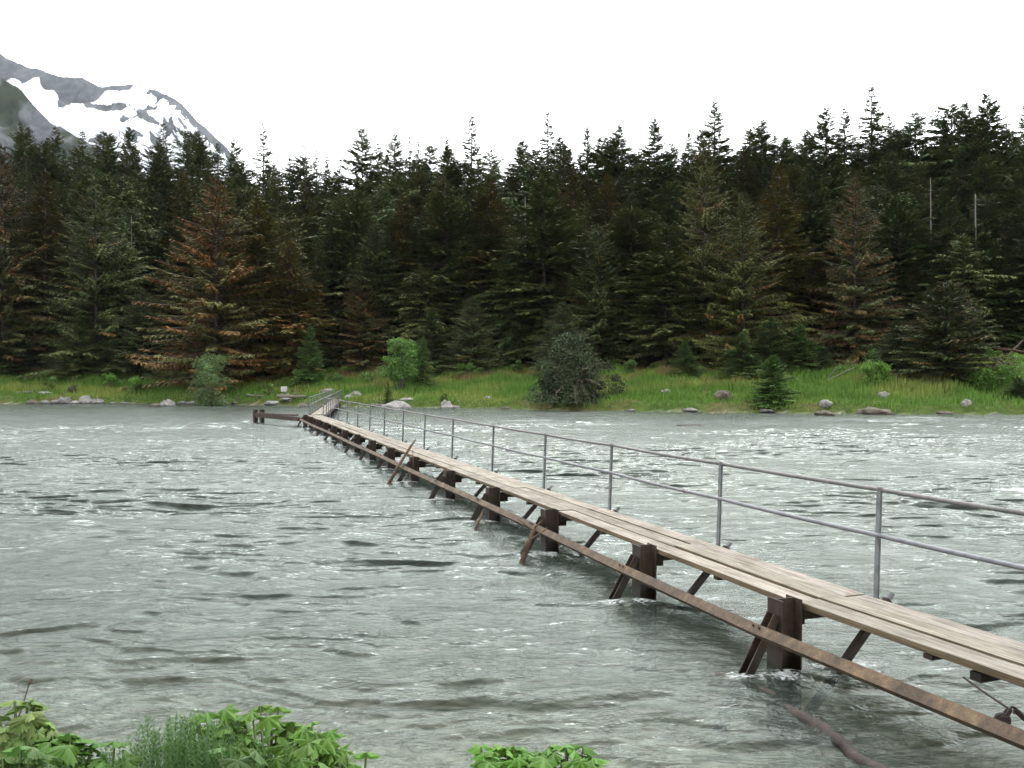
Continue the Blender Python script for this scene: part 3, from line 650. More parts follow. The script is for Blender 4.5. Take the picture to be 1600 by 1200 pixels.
# ------------------------------------------------------------------ leafy bushes
def bush(x, y, w, h, n, label, c=(.10, .17, .045), name='leafy_bush', leaf=.11, stems=8, cat='bush', group=None, seed=0, trunk_show=0, dome=0):
    r = np.random.default_rng(seed+int(abs(x)*10)); z = H1(x, y); root = empty(name, (x, y, z-.1))
    nl = max(7, int(n/190)); cc = []
    for k in range(nl):
        a = r.uniform(0, 6.28); q = r.uniform(0, 1)**.6; zz = r.uniform(.12+trunk_show, .95)
        rad = w/2*q*math.sqrt(max(0, 1-((zz-.45)/.62)**2)); rad *= r.uniform(.65, 1.2)
        if dome: zz = r.uniform(.03, 1)**1.6*.95; rad = w/2*q**.7*(1-zz)**.7*(.85+.3*math.sin(a*3+1))*r.uniform(.6, 1.25)+.1
        cc.append((math.cos(a)*rad*.8, math.sin(a)*rad*.8, zz*h*.92, w*(r.uniform(.035, .10) if dome else r.uniform(.07, .2))))
    cc = np.array(cc); k = r.integers(0, nl, n); C0 = cc[k]
    dv = r.normal(0, 1, (n, 3)); dv /= np.linalg.norm(dv, axis=1)[:, None]
    P = C0[:, :3]+dv*(C0[:, 3]*r.uniform(.5, 1.1, n))[:, None]*np.array([1, 1, .75]); P[:, 2] = np.maximum(P[:, 2], .05)
    a1 = r.normal(0, 1, (n, 3)); a1 /= np.linalg.norm(a1, axis=1)[:, None]; a2 = np.cross(a1, r.normal(0, 1, (n, 3))); a2 /= np.linalg.norm(a2, axis=1)[:, None]
    sz = (leaf*r.uniform(.6, 1.3, n))[:, None]
    V = np.stack([P-a1*sz, P+a2*sz*.5, P+a1*sz, P-a2*sz*.5], 1).reshape(-1, 3)
    tint = np.array(c)[None]*1.1*(r.uniform(.7, 1.3, nl)[k]*r.uniform(.8, 1.25, n))[:, None]
    npmesh('foliage', V, np.arange(4*n).reshape(-1, 4), M_LEAF, root, col=np.repeat(tint, 4, 0))
    mb = MB()
    for j in range(min(stems, nl)):
        c_ = cc[j % nl]; b = (c_[0]*.12, c_[1]*.12, -.1); m_ = (c_[0]*.45, c_[1]*.45, c_[2]*.5)
        mb.tube([b, m_, (c_[0], c_[1], c_[2])], [.05*max(1, h/4), .03*max(1, h/4), .012], 5)
    mb.build('stems', M_TWIG if not trunk_show else M_SNAG, root, smooth=True)
    tag(root, label, cat, group); return root
def bush_px(pxx, base, top, wpx, Yd, n, label, **k):
    x = at(pxx, Yd); return bush(x, Yd, wpx/F*Yd, (HY-top)/F*Yd+CZ-H1(x, Yd), n, label, **k)
# --- drooping spruce mound at the water edge
x, y = at(890, 86.2), 86.2
rt = bush(x, y, 13.0, 6.9, 30000, 'low sprawling dark spruce mound with drooping half-dead branches over the water', c=(.036, .050, .020), name='drooping_spruce', leaf=.12, stems=14, cat='spruce tree', seed=77, dome=1)
rt.children[0].data.materials[0] = M_NEEDLE
me2 = conifer(2.8, 4.0, .3, 8, 305, power=.45, twl=.5, tww=.035, K=34, irr=.5, droop=.9, up=.9, tipup=.0, hang=1.2, bare=.1, green=(.05, .043, .036), brownc=(.075, .065, .055), brown=.5)
o = bpy.data.objects.new('dead_branches', me2[0]); COL.objects.link(o); o.parent = rt; o['label'] = 'bare grey hanging twigs'; o.location = (.5, -1.6, 0)

G_B = 'green bushes on the far meadow'
bush_px(331, 628, 548, 82, 99.0, 9000, 'pale green willow bush leaning over the water in front of the rusty brown spruce', c=(.105, .16, .06), leaf=.10, name='willow_bush', group=G_B, stems=12)
bush_px(625, 603, 520, 66, 98.0, 11000, 'bright green alder tree with grey stems, left of the narrow young spruce', c=(.10, .19, .045), leaf=.12, name='alder_tree', cat='alder tree', trunk_show=.10, stems=10, seed=3)
bush_px(470, 600, 572, 38, 107, 2500, 'round yellow-green bush right of the rusty brown spruce', c=(.14, .20, .055), group=G_B)
bush_px(580, 600, 578, 50, 106, 3000, 'low wide bush left of the alder tree', c=(.11, .17, .05), group=G_B)
bush_px(700, 588, 574, 34, 110, 1500, 'small bright bush at the forest foot right of the narrow spruce', c=(.11, .20, .04), group=G_B)
bush_px(800, 588, 576, 50, 108, 1500, 'thin green bush behind the orange grass', c=(.10, .18, .04), group=G_B)
bush_px(1022, 600, 578, 44, 97, 2800, 'compact yellow-green bush right of the drooping spruce mound', c=(.12, .20, .04), group=G_B)
bush_px(958, 605, 583, 34, 95, 1800, 'bright leafy bush touching the right side of the drooping spruce mound', c=(.12, .22, .035), group=G_B)
bush_px(984, 595, 560, 30, 97, 1500, 'thin upright green sapling behind the drooping spruce', c=(.08, .15, .035), group=G_B)
bush_px(1368, 640, 562, 62, 83, 4200, 'vivid light green bush between the lone small spruce and the dome-shaped one', c=(.12, .23, .04), leaf=.10, group=G_B, stems=10)
bush_px(1330, 600, 572, 60, 90, 2500, 'green thicket behind the left side of the vivid bush', c=(.09, .17, .035), group=G_B)
bush_px(1565, 640, 570, 110, 80, 6500, 'large bright green thicket at the right edge beyond the dome-shaped spruce', c=(.09, .17, .03), group=G_B)
bush_px(1235, 610, 585, 40, 86, 1500, 'low bush just right of the lone small spruce', c=(.10, .17, .04), group=G_B)
bush_px(173, 600, 578, 32, 112, 1600, 'bright small bush at the back of the left meadow', c=(.11, .21, .04), group=G_B)
bush_px(212, 605, 582, 40, 108, 1600, 'low bush left of the foot of the rusty brown spruce', c=(.10, .19, .035), group=G_B)
bush_px(112, 612, 588, 26, 109, 900, 'brownish small bush in the left meadow', c=(.10, .11, .05), group=G_B)
bush_px(80, 600, 583, 30, 111, 1200, 'small green bush left of the brownish one', c=(.09, .15, .035), group=G_B)
bush_px(420, 615, 592, 18, 101, 700, 'knee-high light bush beside the white block', c=(.13, .21, .05), group=G_B)
bush_px(520, 600, 580, 44, 106, 1700, 'dark green bush behind the far bridge end', c=(.07, .13, .03), group=G_B)
bush_px(695, 628, 614, 22, 89.8, 900, 'grassy tuft bush growing on the left of the boulder pile', c=(.08, .13, .025), group=G_B)
bush_px(755, 600, 582, 30, 104, 900, 'small green bush on the left side of the orange grass', c=(.10, .18, .04), group=G_B)
bush_px(880, 600, 575, 40, 100, 1500, 'green bush behind the drooping spruce mound', c=(.10, .18, .04), group=G_B)

free = list(range(len(SHORT)))
for k, a in enumerate(range(-20, 1620, 58)):
    a += random.uniform(-20, 20)
    if 300 < a < 380: continue
    j = min(free, key=lambda q: abs(sky_t[q][0]-a)); free.remove(j)
    x0 = at(a, 100); Yd = float(shore(np.array([at(a, float(shore(np.array([x0]))[0]))]))[0])+random.uniform(15, 22)
    tone = random.choice([(.09, .16, .035), (.12, .2, .04), (.07, .12, .03), (.14, .15, .05)])
    x = at(a, Yd); bush(x, Yd, random.uniform(1.8, 4.5), random.uniform(.9, 2.1), 1300, 'low shrub at the forest foot below the '+SHORT[j], c=tone, name='low_shrub', group='low shrubs along the forest foot', seed=400+k, stems=4)
# ------------------------------------------------------------------ far meadow grass
n = 220000; r = RNG
X = r.uniform(-85, 75, n); d = r.uniform(0, 1, n)**.8*24+.5; Y = shore(X)+d; Z = height(X, Y)
pt = perlin(X*.09, Y*.22, 90); pt2 = perlin(X*.4, Y*.5, 91); keepg = (pt2 > -.62)
X, Y, Z, d, pt, pt2 = (q[keepg] for q in (X, Y, Z, d, pt, pt2)); n = len(X)
hh = r.uniform(.22, .7, n)*(1+.9*pt2)*(.6+.6*sm(d/8)); a = r.uniform(0, 6.28, n); ln = r.uniform(0, .45, n)*hh; wdt = r.uniform(.03, .07, n)
b0 = np.stack([X, Y, Z-.03], 1); sv = np.stack([np.cos(a), np.sin(a), a*0], 1)*wdt[:, None]
tp = b0+np.stack([np.cos(a+1.3)*ln, np.sin(a+1.3)*ln, hh], 1)
V = np.stack([b0-sv, b0+sv, tp], 1).reshape(-1, 3)
cg = np.array([.115, .215, .036]); cy = np.array([.225, .28, .065]); cr = np.array([.185, .12, .06])
fy = sm((pt+.15)/.5+(d-10)*.03)[:, None]; frd = (sm((pt-.05)/.3)*sm((d-7)/6)*sm((pt2+.3)/.5))[:, None]
c = (cg*(1-fy)+cy*fy); c = c*(1-frd*.8)+cr*frd*.8; c = c*r.uniform(.7, 1.3, n)[:, None]
g = npmesh('meadow_grass', V, np.arange(3*n).reshape(-1, 3), M_LEAF, col=np.repeat(c, 3, 0)); tag(g, 'green and rust-tinged grass of the far meadow', 'grass', kind='stuff')

# ------------------------------------------------------------------ boulders and drift logs
def boulder(pxx, Yd, w, hgt, label, m=None, zoff=None, sq=1.0, name='boulder', group='boulders along the far shore'):
    x = at(pxx, Yd); z = max(H1(x, Yd), -.15) if zoff is None else zoff
    bm_r = np.random.default_rng(int(pxx*7+Yd*3)); nu, nv = 22, 13
    th = np.linspace(0, 2*np.pi, nu, endpoint=False); ph = np.linspace(-.48*np.pi, .5*np.pi, nv)
    TH, PH = np.meshgrid(th, ph); dx = np.cos(TH)*np.cos(PH); dy = np.sin(TH)*np.cos(PH); dz = np.sin(PH)
    s1, s2 = bm_r.uniform(0, 99, 2)
    rr = 1+.35*perlin(dx*1.3+s1+dz, dy*1.3+s2-dz, 3)+.14*perlin(dx*3+s2, dy*3+dz*3+s1, 4)
    rr = np.where(dz > .99, rr[-1].mean(), rr)
    V = np.stack([dx*rr*w/2, dy*rr*w/2*sq, np.sign(dz)*np.abs(dz)**.85*rr*hgt*(.62 if hgt < .9 else .78)], -1).reshape(-1, 3)
    Q = [(j*nu+i, j*nu+(i+1) % nu, (j+1)*nu+(i+1) % nu, (j+1)*nu+i) for j in range(nv-1) for i in range(nu)]
    o = npmesh(name, V, Q, m or M_ROCK, smooth=False); o.location = (x, Yd, z); o.rotation_euler = (0, 0, 0)
    tag(o, label, 'boulder', group); return o
boulder(618, 87.2, 3.2, .95, 'large pale granite boulder half in the water right of the far bridge end', M_ROCKP, zoff=-.1)
boulder(612, 88.4, .8, 1.0, 'small pale stone perched behind the large granite boulder', M_ROCKP)
boulder(702, 87.6, 1.9, .85, 'pale block leaning at the left of the boulder pile', M_ROCKP)
boulder(711, 87.6, 1.3, .7, 'low grey block at the right of the boulder pile')
boulder(697, 88.5, 1.1, .95, 'top white stone of the boulder pile', M_ROCKP)
boulder(262, 94, 1.5, 1.0, 'rounded pinkish boulder sitting in the river on the left', M_ROCKP, zoff=-.06)
boulder(245, 94.2, 1.6, .5, 'mossy low rock touching the left side of the river boulder', M_ROCKB, zoff=-.05)
for i, (a, w_, h_, lb, m_) in enumerate([(52, 1.5, .8, 'tan boulder, leftmost of the row on the left shore', M_ROCKB), (70, 1.2, .6, 'small dark boulder second from the left in the shore row', M_ROCK),
      (86, 1.3, .8, 'grey boulder third from the left in the shore row', M_ROCK), (101, 1.6, 1.0, 'tall grey boulder in the middle of the shore row', M_ROCK),
      (117, 1.4, .7, 'low pale boulder right of the tall one in the shore row', M_ROCKP), (134, 1.5, 1.0, 'white-topped boulder near the right end of the shore row', M_ROCKP),
      (150, 1.7, .8, 'wide rounded boulder at the right end of the shore row', M_ROCK), (177, 1.0, .35, 'flat pale stone right of the shore row', M_ROCKP),
      (195, 1.3, .35, 'flat long stone between the shore row and the river boulder', M_ROCK), (268, 1.2, .5, 'grey stone left of the willow bush', M_ROCK), (285, 1.0, .45, 'small grey stone beside the willow bush', M_ROCK),
      (298, 1.2, .6, 'rounded stone at the left foot of the willow bush', M_ROCK), (350, 1.3, .5, 'dark stone under the right side of the willow bush', M_ROCK), (366, 1.0, .4, 'little dark stone right of the willow bush', M_ROCKB)]):
    x = at(a, 104); sh = float(shore(np.array([x]))[0]); boulder(a, sh+random.uniform(0, .5)-(.3), w_, h_, lb, m_)
for (a, dd, w_, h_, lb, m_) in [(42, 6, 2.4, .6, 'wide tan mound of rock in the left meadow', M_ROCKB), (70, 4.5, 1.6, .35, 'flat pink stone in the left meadow', M_ROCKP), (556, 4.5, 1.7, .8, 'grey boulder in the grass right of the bridge end', M_ROCK),
      (513, 7, 1.4, .7, 'pale boulder in the grass behind the bridge end', M_ROCKP), (545, 3.6, 1.1, .6, 'pink stone left of the grey grass boulder', M_ROCKP), (762, 3, .9, .5, 'small grey stone alone in the green meadow', M_ROCK),
      (640, 3, 2.6, .35, 'flat pale stone under the alder tree', M_ROCKP), (1040, 7, 1.0, .6, 'white stone in the meadow right of the drooping spruce', M_ROCKP), (1130, 4, 1.8, 1.0, 'pinkish brown boulder in the grass left of the lone spruce', M_ROCKB),
      (1078, .3, 1.3, .45, 'flat grey boulder at the shore below the pinkish one', M_ROCK), (1370, .1, 3.2, .75, 'long brown boulder on the shore right of the lone spruce', M_ROCKB),
      (1380, 5, 1.0, .8, 'pale stone in the grass under the vivid bush', M_ROCKP), (1290, 1.0, 1.1, .6, 'small pale stone on the bank above the mossy river rock', M_ROCKP), (1475, -.1, 1.4, .4, 'low brown rock in the shallows at the right', M_ROCKB),
      (1510, 1.3, .8, .6, 'small white stone on the right bank', M_ROCKP), (1556, -.2, 1.4, .35, 'flat grey rock in the shallows near the right edge', M_ROCK), (425, .6, 1.6, .4, 'flat pale shore stone left of the bridge end', M_ROCKP), (447, 1, 1.4, .35, 'flat grey shore stone nearest the bridge end', M_ROCK),
      (790, .1, 1.2, .3, 'low brown stone at the shore below the orange grass', M_ROCKB), (985, .1, 1.0, .25, 'tiny pale shore stone right of the drooping spruce', M_ROCKP), (1200, .1, 1.5, .3, 'low stone at the foot of the lone spruce', M_ROCK)]:
    x = at(a, 90); sh = float(shore(np.array([at(a, float(shore(np.array([x]))[0]))]))[0]); boulder(a, sh+dd, w_, h_, lb, m_)
boulder(1288, 71.5, 1.5, .65, 'mossy pointed rock standing in the river on the right', M_ROCKB, zoff=-.05)
boulder(1075, 56, 1.6, .12, 'flat mossy rock barely breaking the water surface', M_ROCKB, zoff=-.02)
boulder(445, 101.5, 1.3, .55, 'grey rock carrying the white block', M_ROCK)
x = at(444, 101.5); z = H1(x, 101.5)+.5
mb = MB(); mb.beam((x-.02, 101.5, z-.05), (x, 101.5, z+.55), .62, .5, up=(0, 1, 0)); o = mb.build('marker_block', M_WHITE, bevel=.03); tag(o, 'white square block on the grey rock near the bridge end', 'marker')
def logm(a, b, r, label, name='drift_log', m=None, stubs=4, cat='log', group=None):
    a = Vector(a); b = Vector(b); mb = MB(); n = 9
    pts = [a.lerp(b, i/(n-1))+Vector((random.uniform(-1, 1), random.uniform(-1, 1), random.uniform(-1, 1)))*r*.25 for i in range(n)]
    mb.tube(pts, [r*(1-.45*i/(n-1))*random.uniform(.85, 1.1) for i in range(n)], 9)
    for k in range(stubs):
        p = a.lerp(b, random.uniform(.1, .9)); v = Vector((random.uniform(-1, 1), random.uniform(-1, 1), random.uniform(.2, 1))).normalized()
        mb.tube([p, p+v*r*random.uniform(2, 5)], [r*.3, r*.1], 5)
    o = mb.build(name, m or M_DRIFT, smooth=True); tag(o, label, cat, group); return o
G_L = 'driftwood on the far shore'
def gl_(pxx, Yd, zo=.15): x = at(pxx, Yd); return (x, Yd, H1(x, Yd)+zo)
logm(gl_(435, 99), gl_(478, 97.5), .22, 'brown drift log on the shore left of the bridge end', group=G_L)
logm(gl_(470, 95.6), gl_(492, 94.9), .25, 'pale weathered log beside the bridge end', group=G_L, m=M_SNAG)
logm(gl_(385, 101), gl_(412, 100), .14, 'thin pale log right of the willow bush', group=G_L, m=M_SNAG)
logm(gl_(583, 92), gl_(606, 91), .2, 'grey log between the bridge end and the granite boulder', group=G_L, m=M_SNAG)
logm(gl_(1545, 98, .8), gl_(1600, 93, 1.0), .2, 'fallen reddish trunk on the slope at the right edge', group='fallen wood on the right slope', m=M_TWIG)
logm(gl_(1572, 95, .5), gl_(1610, 97, 2.6), .15, 'thin slanting pole across the fallen reddish trunk', group='fallen wood on the right slope', m=M_DRIFT)
logm(gl_(1296, 87, .3), gl_(1312, 86, 1.4), .08, 'bare bleached branch in the grass left of the vivid bush', group='bleached branches in the meadow', m=M_SNAG)
logm(gl_(1290, 86, .2), gl_(1336, 87, .9), .07, 'long thin twig lying on the meadow left of the vivid bush', group='bleached branches in the meadow', m=M_DRIFT)
logm(gl_(366, 100.5, 0), gl_(372, 100, 1.2), .05, 'left one of two white slanting sticks right of the willow bush', group='bleached branches in the meadow', m=M_SNAG, stubs=0)
logm(gl_(371, 100.5, 0), gl_(378, 100, 1.3), .05, 'right one of two white slanting sticks right of the willow bush', group='bleached branches in the meadow', m=M_SNAG, stubs=0)

# ------------------------------------------------------------------ footbridge
BR_ = empty('footbridge', (0, 0, 0)); tag(BR_, 'long narrow plank footbridge on rusty steel piles crossing the river, with a pipe railing', 'footbridge')
def Zp(v, z): return Vector((v.x, v.y, z))
# deck planks
mb = MB(); PW = .288; th = .062
def lay(path, nv_list, W3, offs):
    for lane in range(3):
        i = 0; o = (lane+.5)*PW+.006*lane
        breaks = sorted(set([0, len(path)-1]+[k for k in range(len(path)) if (k+offs[lane]) % 2 == 0]))
        for a_, b_ in zip(breaks[:-1], breaks[1:]):
            tint = random.uniform(.92, 1.25); tc = (tint*1.02, tint*random.uniform(.98, 1.01), tint*random.uniform(.95, 1.02)); uo = random.random()*90
            dz = random.uniform(-.009, .009)
            pa, pb = path[a_], path[b_]; ext = (pb-pa).normalized()*random.uniform(-.01, .015)
            segs = list(range(a_, b_+1))
            for s0, s1 in zip(segs[:-1], segs[1:]):
                A = path[s0]+nv_list[s0]*o; B = path[s1]+nv_list[s1]*o; g_ = (B-A).normalized()*.006
                if s0 == a_: A = A+g_
                if s1 == b_: B = B-g_
                jit = dz+(.004 if lane == 1 else 0)
                mb.beam(Zp(A, DZ-th/2+jit), Zp(B, DZ-th/2+jit), PW-.024, th, c=tc, uo=uo); uo += (B-A).length
path1 = []
for i in range(len(BENT)):
    path1.append(BENT[i].copy())
path1[-1] = BENT[-1]+DV*.3
nl = []
for i in range(len(path1)):
    a_ = path1[max(i-1, 0)]; b_ = path1[min(i+1, len(path1)-1)]; dd = (b_-a_).normalized(); nl.append(Vector((dd.y, -dd.x, 0)))
lay(path1, nl, 3, (0, 1, 0))
mb.build('deck', M_PLANK, BR_, bevel=.006)
mb = MB(); n2 = 12; p2 = [S2A.lerp(S2B, i/(n2-1))-N2*.43 for i in range(n2)]; DZ0 = DZ; DZ = .73
lay(p2, [N2]*n2, 3, (0, 1, 0)); mb.build('deck', M_PLANK, BR_); DZ = DZ0
# H piles, rakers, cross beams, braces
def hprof(s, t=.016): a = s/2; return [(-a, -a), (-a+t, -a), (-a+t, -t/2), (a-t, -t/2), (a-t, -a), (a, -a), (a, a), (a-t, a), (a-t, t/2), (-a+t, t/2), (-a+t, a), (-a, a)]
for i in range(1, len(BENT)):
    e_ = BENT[i]; nv = nl[i]; dv = Vector((-nv.y, nv.x, 0)); p = e_-nv*.135; jt = random.uniform(-.012, .02); tn = random.uniform(.85, 1.15); tc = (tn, tn, tn)
    lean_ = nv*random.uniform(-.02, .02)+dv*random.uniform(-.02, .02)
    mb = MB(); mb.prism(hprof(.235), Zp(p-lean_, -1.9), Zp(p+lean_, DZ+.03+jt), nv, dv, tc); mb.build('pile', M_RUST, BR_)
    mb = MB(); f0 = Zp(p-nv*.98-dv*.02, -.85); f1 = Zp(p-nv*.13-dv*.02, .60)
    ax = (f1-f0).normalized(); sx_ = dv; sy_ = ax.cross(sx_).normalized()
    cprof = [(-.06, -.045), (.06, -.045), (.06, .045), (.046, .045), (.046, -.031), (-.046, -.031), (-.046, .045), (-.06, .045)]
    mb.prism(cprof, f0, f1, sx_, sy_, (tn*.95,)*3); mb.build('raking_strut', M_RUST, BR_)
    mb = MB(); mb.prism([(-.05, -.05), (.05, -.05), (.05, .05), (-.05, .05)], Zp(p+nv*.13, .575), Zp(e_+nv*.93, .575), dv, Vector((0, 0, 1)), (tn,)*3)
    mb.beam(Zp(p+dv*.13-nv*.05, .50), Zp(p+dv*.13+nv*.35, .50), .012, .16, c=(tn*.8,)*3); mb.build('cross_beam', M_RUST, BR_)
    mb = MB(); a0 = Zp(p+nv*.10-dv*.17, -.42); a1 = Zp(e_+nv*1.00-dv*.17, DZ-.03); mb.prism([(-.035, -.035), (.035, -.035), (.035, .035), (-.035, .035)], a0, a1, dv, (a1-a0).normalized().cross(dv), (.8,)*3); mb.build('diagonal_brace', M_RUST, BR_)
    mb = MB(); a2 = a1+(a1-a0).normalized()*.08; mb.tube([a1, a2], .028, 8); mb.build('brace_end', M_GALV, BR_)
    if i < len(BENT)-1:
        q = BENT[i].lerp(BENT[i+1], .5); mb = MB(); mb.prism([(-.045, -.02), (.045, -.02), (.045, .02), (-.045, .02)], Zp(q+nv*.02, DZ-th-.024), Zp(q+nv*.86, DZ-th-.024), dv, Vector((0, 0, 1)), (.7,)*3); mb.build('cleat', M_RUST, BR_)
    if i == 1:
        q = BENT[1].lerp(BENT[2], .36); mb = MB(); mb.beam(Zp(q+nv*.03, DZ-th-.05), Zp(q+nv*.5, DZ-th-.05), .10, .07, c=(.5,)*3); mb.build('bracket', M_RUST, BR_)
# deflector beam along the upstream side
mb = MB(); bp = []
for i in range(0, len(BENT)): bp.append(Zp(BENT[i]-nl[i]*.50, .44+.012*math.sin(i*1.7)))
bp[-1] = bp[-1]+DV*.2
for i in range(len(bp)-1):
    a_, b_ = bp[i], bp[i+1]; d_ = (b_-a_).normalized(); xo = Vector((d_.y, -d_.x, 0))
    tl = (xo*.75+Vector((0, 0, 1))*.75).normalized(); tn_ = Vector((0, 0, 1))-tl*tl.z; tn_ = (xo*-.7+Vector((0, 0, 1))*.7).normalized()
    k = 1.32 if i % 3 else 1.2
    mb.prism([(0, 0), (.105, 0), (.105, -.012), (.012, -.012), (.012, -.075), (0, -.075)], a_-d_*.0, b_+d_*.012, tl, tn_, (1.75*k, 1.85*k, 1.75*k))
mb.build('deflector_beam', M_RUST, BR_)
mb = MB()
for i in range(1, len(bp)-1):
    for s_ in (-.05, .05):
        c0 = bp[i]+DV*s_+NV*.05+Vector((0, 0, .05)); mb.tube([c0, c0+Vector((-.018, -.006, .018))], .012, 6)
mb.build('bolts', M_RUST, BR_)
# side boom at the bend
ex = BENT[-1]-NV*.5; e2 = Vector((-17.0, 59.4, 0)); mb = MB(); dd = (e2-ex).normalized(); xo = Vector((dd.y, -dd.x, 0))
mb.prism([(-.09, -.12), (.09, -.12), (.09, .12), (-.09, .12)], Zp(ex, .48), Zp(e2, .48), xo, Vector((0, 0, 1)), (1.2, 1.0, .95)); mb.build('boom_beam', M_RUST, BR_)
mb = MB(); mb.prism([(-.09, -.05), (.09, -.05), (.09, .05), (-.09, .05)], Zp(ex+dd*.3, .70), Zp(e2-dd*.2, .62), xo, Vector((0, 0, 1)), (1.5, 1.3, 1.2)); mb.build('boom_beam', M_RUST, BR_)
for q in (e2+dd*.05, e2+Vector((.28, .5, 0))):
    mb = MB(); mb.prism(hprof(.26), Zp(q, -1.8), Zp(q, .86), xo, dd); mb.build('pile', M_RUST, BR_)
# railings: posts, top pipe, middle pipe
def rail_line(pts, h_top, h_mid, out, sag, topc, midc, label=None):
    RL = empty('railing'); RL.parent = BR_
    for (p, zt, zm, zb) in pts:
        mb = MB(); A = Zp(p, zb); B = Zp(p+out*.045, zt+.015)
        mb.prism([(-.028, -.028), (.028, -.028), (.028, -.020), (-.020, -.020), (-.020, .028), (-.028, .028)], A, B, out, out.cross(Vector((0, 0, 1)))); mb.tube([A+out*.0, B-Vector((0, 0, .02))], .019, 8, c=(.85,)*3)
        mb.tube([B-Vector((0, 0, .035)), B+Vector((0, 0, .012))], .034, 10, c=(.8, .72, .66)); mb.build('post', M_GALV, RL)
    for nm, k, c_, o_ in (('top_rail', 1, topc, .045), ('middle_rail', 2, midc, .02)):
        mb = MB(); q = []
        for j in range(len(pts)-1):
            A = Zp(pts[j][0]+out*(o_-.034 if k == 2 else o_), pts[j][k]); B = Zp(pts[j+1][0]+out*(o_-.034 if k == 2 else o_), pts[j+1][k])
            s_ = sag*random.uniform(.4, 1.4)
            for t in np.linspace(0, 1, 9)[:-1]: q.append(A.lerp(B, t)-Vector((0, 0, s_*4*t*(1-t))))
        q.append(B); mb.tube(q, .0235, 10, c=c_); mb.build(nm, M_GALV, RL, smooth=True)
        for jj in range(4, min(len(q)-4, 100), 22): mb = MB(); mb.tube([q[jj], q[jj].lerp(q[jj+1], .12)], .028, 10, c=(1.1, .65, .5)); mb.build('pipe_coupling', M_GALV, RL)
pts = []
for i in range(0, len(BENT)):
    p = BENT[i]+nl[i]*.905-Vector((-nl[i].y, nl[i].x, 0))*.12; j = random.uniform(-.012, .012); pts.append((p, DZ+1.075+j, DZ+.62+j, .52))
rail_line(pts, 0, 0, NV, .012, (.88, .81, .76), (.98, .98, 1.0))
for s_ in (-1, 1):
    pts = [(S2A.lerp(S2B, (i+.3)/n2)+N2*.47*s_, DZ+.03+1.05, DZ+.65, .5) for i in range(n2)]
    rail_line(pts, 0, 0, N2*s_, .01, (.8, .8, .82), (.85, .85, .87))
for i in range(1, n2-1):
    for s_ in (-1, 1):
        q = S2A.lerp(S2B, i/(n2-1))+N2*.30*s_; mb = MB(); mb.prism(hprof(.2), Zp(q, -1.6), Zp(q, .62), N2, D2); mb.build('pile', M_RUST, BR_)
# kerb board on the left edge of the far span
mb = MB(); mb.beam(Zp(S2A-N2*.49, .68), Zp(S2B-N2*.49, .68), .05, .16, c=(.9,)*3); mb.beam(Zp(S2A+N2*.49, .62), Zp(S2B+N2*.49, .62), .05, .14, c=(.6,)*3); mb.build('side_beam', M_RUST, BR_)

# debris caught on the bridge
def stick(pts, r, label, m=M_TWIG, name='driftwood_stick', tw=3, group='sticks caught on the bridge'):
    mb = MB(); pts = [Vector(p) for p in pts]; n = len(pts); mb.tube(pts, [r*(1-.6*i/(n-1)) for i in range(n)], 7)
    for k in range(tw):
        j = random.randrange(n-1); p = pts[j].lerp(pts[j+1], random.random()); v = Vector((random.uniform(-1, 1), random.uniform(-1, 1), random.uniform(-.3, .8))).normalized()
        mb.tube([p, p+v*r*random.uniform(4, 9)], [r*.4, r*.12], 5)
    o = mb.build(name, m, smooth=True); tag(o, label, 'driftwood', group)
b6 = BENT[7]; p = b6-NV*.62
stick([Zp(p-NV*.35-DV*.2, -.1), Zp(p+Vector((0, 0, 0)), .45), Zp(p+NV*.42+DV*.1, 1.05), Zp(p+NV*.55+DV*.15, 1.2)], .055, 'thick brown stick leaning against the beam and rising above the deck', M_TWIG)
stick([Zp(b6-NV*.2-DV*.15, .25), Zp(b6-NV*.22-DV*.15, .95)], .02, 'thin upright twig against the pile beside the leaning stick', M_TWIG, tw=1)
b3 = BENT[4]; p = b3-NV*.55
stick([Zp(p-NV*.28-DV*.45, -.15), Zp(p-DV*.32, .42), Zp(p+NV*.05-DV*.3, .52)], .05, 'dark broken branch hooked over the beam beside the fourth raking strut', M_TWIG)
stick([Zp(p-NV*.15-DV*.50, .35), Zp(p-NV*.2-DV*.35, .12), Zp(p-NV*.1+DV*.0, -.02), Zp(p+NV*.25-DV*.3, .02)], .018, 'pale curled twig at the waterline beside the broken branch', M_DRIFT, tw=2)
b4 = BENT[5]; p = b4-NV*.5
stick([Zp(p-NV*.25-DV*.65, -.1), Zp(p-DV*.6, .40)], .035, 'short brown stick hanging from the beam between two struts', M_TWIG, tw=1)
# rusty log awash in the foreground
r0 = BENT[2]-NV*.72; mb = MB()
q = [Zp(r0+Vector((-.12, .12, 0)), .01), (2.30, 8.35, .012), (2.44, 7.9, -.005), (2.56, 7.4, .008), (2.67, 6.95, -.008), (2.80, 6.4, .0), (2.98, 5.7, -.01)]
rr_ = [.04, .055, .05, .06, .05, .065, .055]
qq = []; rq = []
for j in range(len(q)-1):
    for t in (0, .33, .66): qq.append(Vector(q[j]).lerp(Vector(q[j+1]), t)+Vector((random.uniform(-.02, .02), 0, -.018+random.uniform(-.018, .012)))); rq.append(rr_[j]*(1-t)+rr_[j+1]*t)
mb.tube(qq, rq, 10)
m_, nt, nd, lk, b = mat('wet red-brown wood'); n_ = noise(nt, coord(nt), 6, 7, .7)
lk.new(ramp(nt, n_, [(.35, (.010, .008, .006)), (.55, (.032, .019, .013)), (.72, (.08, .052, .04))]).outputs[0], b.inputs['Base Color']); b.inputs['Roughness'].default_value = .75; bump(nt, n_, .8, .04, b)
